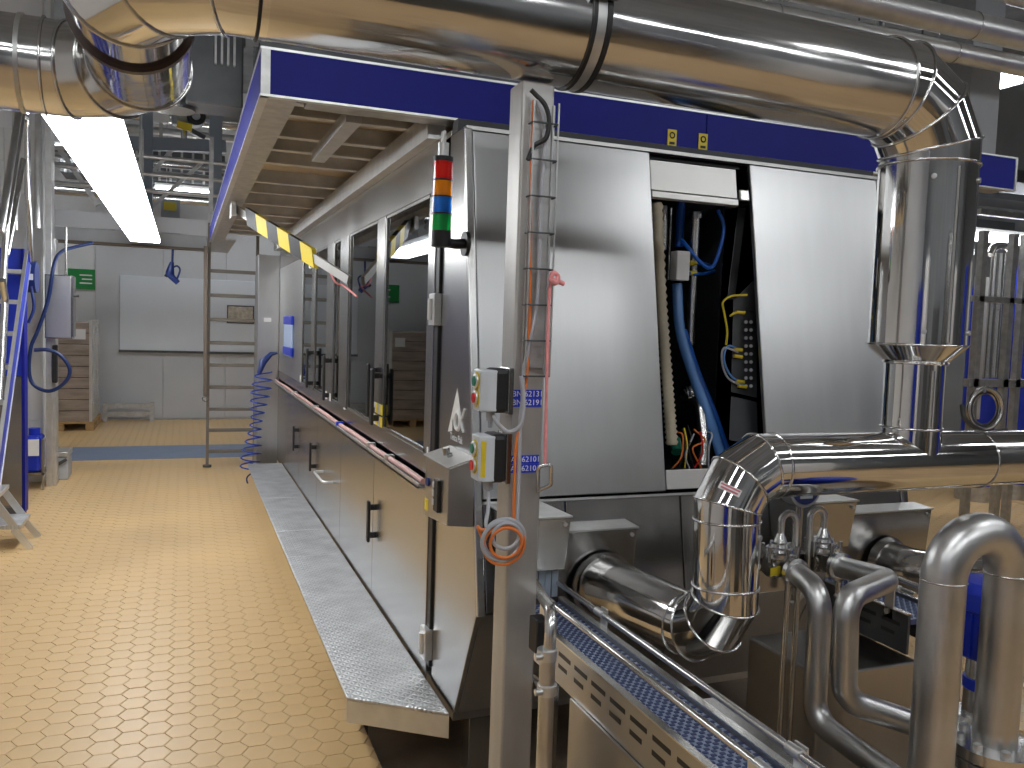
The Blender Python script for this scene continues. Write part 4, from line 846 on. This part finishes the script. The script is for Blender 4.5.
# pallet with wrapped cartons
pl = thing('wooden_pallet', 'wooden pallet on the far floor under the wrapped cartons', 'pallet', (-1.55, 13.4, 0))
px0, px1, py0, py1 = -2.0, -1.16, 12.9, 14.0
for x in (px0, (px0+px1)/2-0.05, px1-0.10):
    mk('bottom_board', MB().box(x, x+0.10, py0, py1, 0.0, 0.022), WOOD, pl)
    for y in (py0, (py0+py1)/2-0.05, py1-0.10): mk('block', MB().box(x, x+0.10, y, y+0.10, 0.022, 0.10), WOOD, pl)
for k in range(6): mk('deck_board', MB().box(px0, px1, py0+k*0.2, py0+k*0.2+0.12, 0.10, 0.125), WOOD, pl)
wc = thing('wrapped_carton_stack', 'tall stack of flat cartons in glossy stretch film on the pallet', 'cartons', (-1.55, 13.4, 0.125))
zt = ony(85, 322, 12.9).z; nlay = 9; lh = (zt-0.125)/nlay
for k in range(nlay):
    dx_ = random.uniform(-0.008, 0.008); mk('carton_layer', MB().box(px0+0.02+dx_, px1-0.05+dx_, py0+0.02, py1-0.03, 0.126+k*lh, 0.126+(k+1)*lh-0.006), FILM, wc, 0.008)
mk('stretch_film', MB().prism([(px1-0.055,py0+0.005,0.127),(px1-0.02,py0+0.03,0.127),(px1-0.02,py1-0.05,0.127),(px1-0.04,py1-0.05,0.127)], (0,0,zt-0.10)), mat('film_plastic', (0.62,0.60,0.57), 0.2, 0, 0.1, 8, coat=0.5), wc)
mk('shipping_label', MB().box(-1.42, -1.26, py0+0.012, py0+0.018, zt-0.24, zt-0.10), WHITE, wc)
lr = thing('low_floor_rack', 'low grey steel rack rail along the foot of the back wall', 'rack', (-0.8, 14.1, 0))
a = ony(102, 412, 14.0); b = ony(154, 412, 14.0)
for z in (0.08, 0.20): mk('rail', MB().box(a.x, b.x, 13.97, 14.03, z, z+0.075), GALV, lr)
for x in (a.x+0.05, b.x-0.03): mk('rack_leg', MB().box(x-0.03, x+0.03, 13.96, 14.05, 0, 0.29), GALV, lr)
# column with wall cabinet and hose
ca = ony(46.5, 400, 8.80).x; cbx = ony(56, 400, 8.80).x
struct(mk('trim_column', MB().box(ca, ca+0.05, 8.76, 8.98, 0, ROOM['zc']).box(ca+0.05, cbx, 8.78, 8.96, 0, 2.30), ALU, None, 0.003))
wk = thing('steel_cabinet', 'stainless steel cabinet fixed to the column by the blue hose', 'cabinet', ony(60, 338, 8.6))
a, b = ony(44.5, 274, 8.58), ony(72, 339, 8.58)
mk('cabinet_body', MB().box(a.x, b.x, 8.58, 8.775, b.z, a.z), STEEL, wk, 0.004)
mk('cabinet_door', MB().box(a.x+0.01, b.x-0.01, 8.572, 8.579, b.z+0.01, a.z-0.01), PANEL, wk, 0.002)
mk('side_door', MB().box(b.x+0.001, b.x+0.012, 8.59, 8.76, b.z+0.02, a.z-0.01), STEEL, wk, 0.002)
mk('cabinet_latch', MB().cyl((b.x+0.012,8.66,a.z-0.18),(b.x+0.05,8.66,a.z-0.18),0.014), DARKM, wk)
mk('conduit', MB().cyl((a.x+0.16,8.68,a.z),(a.x+0.16,8.68,2.40),0.010), STEEL, wk)
mk('hanging_brush', MB().box(ca+0.06, ca+0.10, 8.70, 8.775, ony(52,383,8.7).z, ony(52,345,8.7).z), BLACK, wk, 0.008)
wh = thing('washdown_hose', 'dark blue washdown hose looped against the tiled wall', 'hose', ony(50, 392, 8.4))
HY = 8.42
mk('hose_run', MB().tube(spline([ony(92,243,9.2), ony(75,247,9.0), ony(61,252,8.7), ony(54,265,HY), ony(48,300,HY), ony(38,330,HY), ony(31,347,HY), ony(29,370,HY), ony(33,384,HY), ony(46,391,HY-0.02), ony(58,388,HY-0.03), ony(68,378,HY-0.03), ony(69,367,HY-0.04), ony(60,355,HY-0.04), ony(48,350,HY-0.04), ony(34,350,HY-0.05)], 8), 0.016, 10), mat('washdown_blue', (0.008,0.025,0.11), 0.4), wh)
jc = thing('jerrycan', 'blue plastic can with a white label strapped on a wall stand', 'can', ony(34, 478, 8.65))
a, b = ony(24, 432, 8.62), ony(40.5, 472, 8.62)
zl = b.z
mk('can_body', MB().box(a.x, b.x, 8.62, 8.90, zl, a.z-0.04), BLUE2, jc, 0.03)
mk('can_neck', MB().cyl((a.x*0.5+b.x*0.5,8.75,a.z-0.05),(a.x*0.5+b.x*0.5,8.75,a.z+0.02),0.05), BLUE2, jc)
mk('can_label', MB().box(a.x+0.005, b.x-0.01, 8.612, 8.621, zl+0.15, zl+0.30), WHITE, jc)
cs = thing('can_stand', 'steel bracket stand under the blue can', 'stand', (b.x, 8.7, 0))
mk('stand_shelf', MB().box(a.x-0.02, b.x+0.03, 8.60, 8.93, zl-0.025, zl-0.002), STEEL, cs)
mk('stand_arm', MB().box(b.x+0.012, b.x+0.03, 8.60, 8.62, 0, zl+0.30).box(b.x+0.012, b.x+0.03, 8.90, 8.92, 0, zl+0.30).box(b.x+0.012,b.x+0.03,8.62,8.90,zl+0.27,zl+0.30), DKSTEEL, cs)
mk('stand_leg', MB().box(a.x, a.x+0.03, 8.62, 8.65, 0, zl-0.02), STEEL, cs)
fb = thing('floor_unit', 'small grey steel box standing at the foot of the column', 'box', (-1.02, 9.1, 0))
a, b = ony(55.5, 452, 9.1), ony(68, 480, 9.1)
mk('unit_body', MB().box(a.x, b.x, 9.1, 9.42, 0.0, a.z-0.05), GREYP, fb, 0.01)
mk('unit_lid', MB().box(a.x-0.005, b.x+0.005, 9.09, 9.43, a.z-0.05, a.z), ALU, fb, 0.006)
mk('unit_lever', MB().bar((a.x+0.02,9.08,a.z-0.12),(b.x-0.01,9.08,a.z-0.07),0.02,0.03), DARKM, fb)

# ================================================================== MEZZANINE AND PIPE RACK BEHIND THE AISLE
mz = thing('mezzanine', 'grey steel mezzanine walkway with guard rails across the aisle end', 'mezzanine', (-0.5, 10.2, 2.34))
mz0, mz1 = -2.6, 0.225
mk('edge_beam', MB().box(mz0, mz1, 9.66, 9.74, 2.36, 2.49), GREYP, mz, 0.004)
mk('toe_board', MB().box(mz0, mz1, 9.65, 9.66, 2.50, 2.66), WALLG, mz)
mk('lower_flange', MB().box(mz0, mz1, 9.64, 9.78, 2.335, 2.36), mat('brown_beam', (0.16,0.13,0.10), 0.5, 0.4), mz)
mk('deck_plate', MB().box(mz0, mz1+0.3, 9.74, 11.6, 2.47, 2.49), GALV, mz)
for px in (52, 113, 141, 211): c = ony(px, 200, 9.7); mk('rail_post', MB().box(c.x-0.022, c.x+0.022, 9.68, 9.72, 2.49, 3.55), GALV, mz)
for py in (148, 166, 183):
    z = ony(60, py, 9.7).z; mk('guard_rail', MB().cyl((mz0,9.7,z),(mz1+0.3,9.7,z),0.022,n=10), GALV, mz)
for x in (mz0+0.2, mz0+0.4): mk('mezzanine_leg', MB().box(x, x+0.08, 11.3, 11.38, 0, 2.47), GREYP, mz)
mk('diagonal_brace', MB().bar(ony(60,150,9.8), ony(98,205,9.8), 0.05), GALV, mz)
mk('diagonal_brace', MB().bar(ony(72,148,9.85), ony(108,205,9.85), 0.05), GALV, mz)
pr = thing('pipe_rack', 'blue-grey steel beam frame above the mezzanine carrying valves and pipes', 'rack', (0.0, 10.6, 2.49))
RY = 10.6; RG = mat('rack_blue_grey', (0.27,0.31,0.36), 0.5, 0.1)
def rk(x, y): return ony(x, y, RY)
mk('beam', MB().bar(rk(125,143), rk(226,147), 0.10, 0.14), RG, pr)
for px in (146, 215): a = rk(px, 215); b = rk(px, 88); mk('upright', MB().box(a.x-0.07, a.x+0.07, RY-0.06, RY+0.06, 2.49, b.z), RG, pr, 0.004)
mk('beam', MB().bar(rk(120,100), rk(240,105), 0.08, 0.10), RG, pr)
mk('diagonal', MB().bar(rk(205,160), rk(152,207), 0.04), GALV, pr)
mk('diagonal', MB().bar(rk(150,175), rk(172,150), 0.04), GALV, pr)
for k, (py, rd) in enumerate(((160,0.045),(170,0.03),(156,0.02))):
    c = rk(160, py); mk('pipe', MB().cyl((-2.4,RY+0.25,c.z),(1.6,RY+0.25,c.z),rd), (POL2, PIPE, PIPEB)[k], pr)
va = thing('valve_actuator', 'valve actuator with yellow handle and black ring on the pipe rack', 'actuator', rk(190, 138))
mk('actuator_body', MB().cyl(rk(181,126), rk(181,113), 0.10).cyl(rk(196,119)-V((0,0.15,0)), rk(196,119)+V((0,0.1,0)), 0.09), GREYP, va, 0.01)
mk('actuator_ring', MB().ring(rk(196,119)-V((0,0.16,0)), (0,1,0), 0.075, 0.03, 20, 8), BLACK, va)
mk('yellow_handle', MB().bar(rk(177,127)-V((0,0.15,0)), rk(192,131)-V((0,0.15,0)), 0.05, 0.08), YEL, va)
mk('actuator_arm', MB().bar(rk(190,130), rk(205,138), 0.05), DARKM, va)
mk('actuator_stem', MB().cyl(rk(184,140), rk(184,124), 0.035), PIPEB, va)
wbx = thing('junction_box', 'white junction box on the pipe rack left of the valve actuator', 'box', rk(161, 122))
mk('box_body', MB().obox(rk(161,117), (1,0,0),(0,1,0),(0,0,1), 0.17, 0.12, 0.14), WHITE, wbx, 0.01)
mk('box_bracket', MB().bar(rk(161,122), rk(161,140), 0.04), GALV, wbx)
yb_ = thing('warning_box', 'grey box with a yellow warning label standing on the mezzanine deck', 'box', ony(171, 213, 10.9))
a, b = ony(161, 199, 10.9), ony(180, 213, 10.9)
mk('box_body', MB().box(a.x, b.x, 10.9, 11.1, 2.49, a.z), GREYP, yb_, 0.004)
mk('yellow_label', MB().box(a.x+0.03, b.x-0.04, 10.892, 10.899, b.z+0.02, a.z-0.03), YEL, yb_)
fu = thing('ceiling_fan_unit', 'dark grey ventilation housing hung above the platform corner', 'ventilation unit', ony(215, 110, 4.6))
a, b = ony(186, 36, 4.6), ony(243, 108, 4.6)
mk('housing', MB().box(a.x, b.x, 4.6, 4.85, b.z, a.z+0.05), DARKM, fu, 0.01)
for k in range(4): mk('vent_fin', MB().box(b.x-0.14+0.03*k, b.x-0.13+0.03*k, 4.57, 4.6, a.z-0.12, a.z+0.04), GALV, fu)
mk('round_outlet', MB().cyl((a.x-0.06,4.75,b.z-0.02),(a.x-0.06,4.75,a.z-0.02),0.11), STEEL, fu)
mk('hanger', MB().box(b.x-0.02,b.x+0.01,4.62,4.66,a.z,ROOM['zc']).box(a.x,a.x+0.03,4.75,4.79,a.z,ROOM['zc']), DARKM, fu)
pr2 = thing('platform_cross_pipe', 'horizontal steel tube crossing behind the blue platform corner', 'pipe', ony(180, 105, 5.5))
mk('tube', MB().cyl(ony(120,100,5.5), ony(243,110,5.5), 0.035), PIPE, pr2)
mk('tube_hanger', MB().cyl(ony(140,101,5.5), V((ony(140,101,5.5).x,5.5,ROOM['zc'])), 0.008, n=8), GALV, pr2)
ctr = thing('cable_tray', 'dark cable tray running above the blue platform edge', 'cable tray', (2.2, 4.2, 2.80))
a = ony(263, 36, 3.9); b = ony(380, 60, 3.9)
mk('tray_base', MB().box(0.30, 4.2, 3.9, 4.3, 2.80, 2.815), DARKM, ctr)
for y in (3.9, 4.29): mk('tray_side', MB().box(0.30, 4.2, y, y+0.01, 2.815, 2.92), DARKM, ctr)
for x in (0.6, 2.2, 3.9): mk('tray_hanger', MB().cyl((x,4.1,2.815),(x,4.1,ROOM['zc']),0.008,n=8), GALV, ctr)
for k in range(5): mk('tray_cable', MB().cyl((0.3,3.97+0.06*k,2.83),(4.2,3.97+0.06*k,2.83),0.014,n=8), BLACK, ctr)

# ================================================================== STAIR, CABINET AND STEP STOOL AT THE LEFT EDGE
sx_ = -1.09
sr = thing('access_stair', 'steep blue-sided steel stair with tubular handrails at the left edge', 'stair', (-1.4, 6.6, 0))
def sp_(x, y, X=sx_): return onx(x, y, X)
def band(X, t):
    p = [sp_(8,402), sp_(0,470), sp_(2,330), sp_(22,232), sp_(30,232), sp_(28,300)]
    lo = V((X, p[0].y, p[0].z)); return p
p_lo, p_hi = sp_(-6, 425), sp_(28, 258)
dv = (p_hi-p_lo); 
for X in (sx_, sx_-0.70):
    P0 = V((X, p_lo.y-0.35, p_lo.z-0.9)); P1 = V((X, p_hi.y, p_hi.z))
    s = mk('stringer', MB().bar(P0, P1, 0.012, 0.15, up=(0,0,1)), BLUE2, sr)
    e_ = (P1-P0).normalized(); n_ = V((1,0,0)).cross(e_).normalized()
    for q in (-0.075, 0.075): mk('stringer_flange', MB().bar(P0+n_*q, P1+n_*q, 0.022, 0.012), ALU, s)
P0 = V((sx_-0.35, p_lo.y-0.35, p_lo.z-0.9)); P1 = V((sx_-0.35, p_hi.y, p_hi.z)); 
for k in range(9):
    c = P0.lerp(P1, (k+0.5)/9); mk('tread', MB().box(sx_-0.69, sx_-0.01, c.y-0.10, c.y+0.10, c.z-0.015, c.z+0.015), GALV, sr)
for (a, b, X, r) in (((20,105),(0,232),-1.05,0.022),((27,125),(27,195),-1.07,0.018),((23,160),(6,255),-1.06,0.02),((28,195),(31,262),-1.07,0.018)):
    mk('handrail', MB().cyl(sp_(*a,X), sp_(*b,X), r, n=12), PIPEB if r < 0.021 else PIPE, sr)
mk('handrail', MB().tube(fillet([sp_(3,290,-1.04), sp_(6,225,-1.04), sp_(22,115,-1.04), sp_(27,118,-1.05), sp_(28,200,-1.06)],0.06), 0.02, 12), PIPEB, sr)
mk('handrail', MB().tube(fillet([sp_(0,400,-1.03), sp_(5,300,-1.03), sp_(2,280,-1.03)],0.06), 0.022, 12), PIPEB, sr)
mk('rail_upright', MB().cyl(sp_(38,100,-1.08), sp_(37,228,-1.08), 0.022), PIPE, sr)
mk('rail_upright', MB().cyl(sp_(15,110,-1.35), sp_(15,230,-1.35), 0.022), PIPE, sr)
lc = thing('left_cabinet', 'slim stainless cabinet with a blue edge strip behind the step stool', 'cabinet', (-1.5, 7.3, 0))
zt_ = onx(25, 396, sx_).z
mk('cabinet_body', MB().box(-2.1, -1.165, 7.42, 7.60, 0.0, 1.12), STEEL, lc, 0.005)
mk('blue_panel', MB().box(-2.1, -1.165, 7.42, 7.60, 1.121, 2.10), BLUE2, lc, 0.004)
mk('blue_strip', MB().box(-1.163, -1.145, 7.40, 7.54, 0.05, 2.10), BLUE, lc, 0.002)
mk('cabinet_plinth', MB().box(-2.1, -1.17, 7.40, 7.419, 0.0, 0.10), DARKM, lc)
rl = thing('hose_reel', 'round dark blue hose reel hanging behind the stair handrail', 'reel', sp_(33, 275))
c = ony(33, 277, 7.95)
mk('reel_drum', MB().cyl(c-V((0.09,0,0)), c+V((0.03,0,0)), 0.13, n=26), HOSED, rl, 0.008)
mk('reel_label', MB().box(c.x-0.03, c.x+0.02, c.y-0.135, c.y-0.128, c.z-0.03, c.z+0.02), WHITE, rl)
mk('reel_tail', MB().tube(spline([c+V((0,-0.1,-0.08)), c+V((0.02,-0.1,-0.25)), c+V((-0.02,-0.1,-0.38))]), 0.012, 8), HOSED, rl)
mk('reel_bracket', MB().bar(c+V((-0.03,0,0.1)), c+V((-0.03,0.0,0.4)), 0.04), GALV, rl)
so = thing('step_stool', 'small aluminium step stool standing at the left edge of the aisle', 'step stool', (-1.2, 6.6, 0))
Y0s, Y1s = 6.44, 6.80; xt = onz(26, 512, 0.16).x
t1 = 0.175
mk('tread', MB().box(-1.34, -1.02, Y0s, Y1s, t1-0.03, t1), TREAD, so, 0.003)
mk('tread', MB().box(-1.52, -1.15, Y0s, Y1s, 0.36, 0.39), TREAD, so, 0.003)
for y in (Y0s+0.012, Y1s-0.012):
    mk('front_leg', MB().bar((-1.07,y,t1-0.03),(-0.965,y,0.0),0.022,0.04), ALU, so)
    mk('stringer', MB().bar((-1.19,y,0.36),(-1.06,y,t1-0.02),0.022,0.045), ALU, so)
    mk('rear_leg', MB().bar((-1.48,y,0.36),(-1.58,y,0.0),0.022,0.04), ALU, so)

# ================================================================== RIGHT BACKGROUND
RY2 = 5.4
def rb(x, y, Y=RY2): return ony(x, y, Y)
fr = thing('process_rack', 'distant steel process rack with vertical pipes seen right of the tall duct', 'rack', (6.6, RY2, 0))
xa, xb = rb(972,300).x, 9.2
for y0_, hgt in ((300,0.05),(383,0.07),(214,0.05)):
    c = rb(1000, y0_); mk('crossbeam', MB().box(xa, xb, RY2-0.03, RY2+0.03, c.z-hgt/2, c.z+hgt/2), GALV, fr)
for px in (977, 1007, 1019): c = rb(px, 330); mk('upright', MB().box(c.x-0.03, c.x+0.03, RY2-0.03, RY2+0.03, 0, 2.6), GALV, fr)
for px, rd in ((990,0.03),(996,0.035),(1003,0.03)): c = rb(px, 320, RY2+0.25); mk('vertical_pipe', MB().cyl((c.x,c.y,rb(px,378,RY2+0.25).z),(c.x,c.y,rb(px,253,RY2+0.25).z),rd), PIPEB, fr)
mk('pipe_bend', MB().tube(spline([rb(990,255,RY2+0.25), rb(995,247,RY2+0.25), rb(1005,246,RY2+0.25), rb(1012,252,RY2+0.2)]), 0.035, 12), PIPEB, fr)
mk('white_panel', MB().box(rb(975,300,RY2+0.4).x, rb(988,300,RY2+0.4).x, RY2+0.4, RY2+0.42, 0.9, 2.25), WHITE, fr)
for px, yt, yb2, lb in ((986,278,380,'blue column tank in the process rack beside the white panel'),(1023,262,410,'blue tank at the right edge of the process rack')):
    c = rb(px, 330, RY2+0.9); zt2 = rb(px, yt, RY2+0.9).z
    t = thing('blue_tank', lb, 'tank', (c.x, c.y, 0), 'blue tanks in the process rack')
    mk('tank_shell', MB().lathe((c.x,c.y,0.15), (0,0,1), [(0,0.17),(zt2-0.30,0.17),(zt2-0.22,0.14),(zt2-0.15,0.05)], 28), BLUE2, t)
    mk('tank_band', MB().ring((c.x,c.y,1.2),(0,0,1),0.172,0.01,28,6), GALV, t)
    mk('tank_base', MB().cyl((c.x,c.y,0),(c.x,c.y,0.16),0.19), GALV, t)
hc = thing('hose_coil', 'coil of steel braided hose hanging on the process rack', 'hose', rb(985, 425, 5.2))
for k in range(3): mk('hose_loop', MB().ring(rb(985,409,5.28-0.05*k), (0.1,1,0), 0.15+0.012*k, 0.022, 30, 8), (PIPEB, DARKM, PIPEB)[k], hc)
mk('hose_end', MB().tube(spline([rb(962,405,5.2), rb(966,420,5.15), rb(985,432,5.15), rb(1006,430,5.2)]), 0.02, 8), DARKM, hc)
mk('hose_hook', MB().cyl(rb(985,391,5.15), rb(985,391,5.40), 0.015), STEEL, hc)
ec = thing('ceiling_shaft', 'light grey square shaft dropping from the ceiling behind the blue platform', 'shaft', (4.25, 3.7, 2.66))
a, b = rb(968,120,3.6), rb(998,120,3.6)
mk('shaft_casing', MB().box(a.x, b.x, 3.6, 3.84, 2.66, ROOM['zc']), mat('column_grey', (0.36,0.38,0.40), 0.5, 0, 0.05, 4), ec, 0.004)
mk('shaft_end_frame', MB().box(a.x-0.004, b.x+0.004, 3.596, 3.844, 2.64, 2.66), GALV, ec)
for (Y, z, r, lb, m) in ((3.35,3.128,0.052,'lower dull overhead pipe running right above the main duct',PIPEB),(3.25,3.232,0.066,'upper overhead pipe running parallel above the lower one',PIPEB),(3.6,3.62,0.05,'highest overhead pipe near the ceiling at right',PIPE)):
    t = thing('overhead_pipe', lb, 'pipe', (5, Y, z))
    mk('pipe_run', MB().cyl((0.4,Y,z),(9.4,Y,z),r,n=24), ALU, t)
    for x in (2.25+Y*0.1, 3.4+z*0.1, 5.5): mk('pipe_joint', MB().ring((x,Y,z),(1,0,0),r+0.001,0.004,24,5), PIPEB, t)
    for x in (1.3, 6.5): mk('pipe_hanger', MB().cyl((x,Y,z+r),(x,Y,ROOM['zc']),0.006,n=8).ring((x,Y,z),(1,0,0),r+0.004,0.006,24,5), DARKM, t)
for k, (y, z) in enumerate(((5.0,2.95),(6.5,3.15),(7.4,3.0))):
    t = thing('dark_cable_tray', ('nearest dark cable tray under the ceiling at right','middle dark cable tray under the ceiling at right','farthest dark cable tray under the ceiling at right')[k], 'cable tray', (6.5, y, z))
    mk('tray_channel', MB().box(4.6, 9.4, y, y+0.4, z, z+0.10), DARKM, t)
    for x in (5, 7, 9): mk('tray_hanger', MB().cyl((x,y+0.2,z+0.1),(x,y+0.2,ROOM['zc']),0.01,n=8), DARKM, t)

# more pipes and trays above the mezzanine
for k, (py, Y, rd, m, lb) in enumerate(((112,11.6,0.09,POL2,'thick steel pipe high behind the mezzanine pipe rack'),(128,12.0,0.05,PIPE,'thin steel pipe behind the mezzanine pipe rack'),(196,12.8,0.06,PIPEB,'steel pipe low behind the mezzanine guard rails'))):
    c = ony(130, py, Y); t = thing('far_pipe', lb, 'pipe', (0, Y, c.z))
    mk('pipe_run', MB().cyl((-3.3,Y,c.z),(3.5,Y,c.z),rd), m, t)
    for x in (-2.0, 1.5): mk('pipe_hanger', MB().cyl((x,Y,c.z+rd),(x,Y,ROOM['zc']),0.01,n=8), DARKM, t)
t = thing('roof_duct_box', 'large grey ribbed duct casing above the far mezzanine', 'duct', (-0.4, 12.6, 2.95))
a, b = ony(60, 172, 12.6), ony(210, 150, 12.6)
mk('casing', MB().box(a.x, b.x+0.2, 12.6, 13.2, a.z, a.z+0.42), DARKM, t, 0.01)
for k in range(14): x = a.x+0.05+k*(b.x-a.x)/13; mk('casing_rib', MB().box(x, x+0.03, 12.57, 12.6, a.z, a.z+0.42), GALV, t)
for x in (a.x+0.2, b.x): mk('casing_hanger', MB().cyl((x,12.9,a.z+0.42),(x,12.9,ROOM['zc']),0.012,n=8), DARKM, t)
# unseen cabinets added around the viewer to give the polished ducts reflections
for k, (x, y, w, d, h, m, lb) in enumerate(((-2.6,-2.6,0.9,0.7,2.1,BLUE2,'added blue control cabinet behind the viewer at left'),(-1.3,-3.0,0.8,0.6,2.3,WHITE,'added white control cabinet behind the viewer'),(1.0,-2.9,1.1,0.7,1.9,DARKM,'added dark grey cabinet behind the viewer'),(2.8,-2.8,0.9,0.8,2.4,STEEL,'added stainless cabinet behind the viewer at right'),(4.4,-2.6,0.8,0.7,2.2,WHITE,'added white cabinet behind the viewer at far right'),(6.4,0.2,0.7,1.0,2.2,BLUE2,'added blue cabinet standing off to the right'),(7.2,2.2,0.8,1.2,2.3,WHITE,'added white cabinet standing off to the right'),(7.6,-1.2,0.8,1.2,2.0,DARKM,'added dark cabinet standing off to the right'))):
    t = thing('added_cabinet', lb, 'cabinet', (x, y, 0), 'added unseen cabinets around the viewer')
    mk('cabinet_body', MB().box(x, x+w, y, y+d, 0.08, h), m, t, 0.006)
    mk('cabinet_plinth', MB().box(x+0.02, x+w-0.02, y+0.02, y+d-0.02, 0, 0.08), BLACK, t)
    mk('cabinet_door', MB().box(x+0.03, x+w-0.03, y+d, y+d+0.015, 0.12, h-0.04), m, t, 0.004)
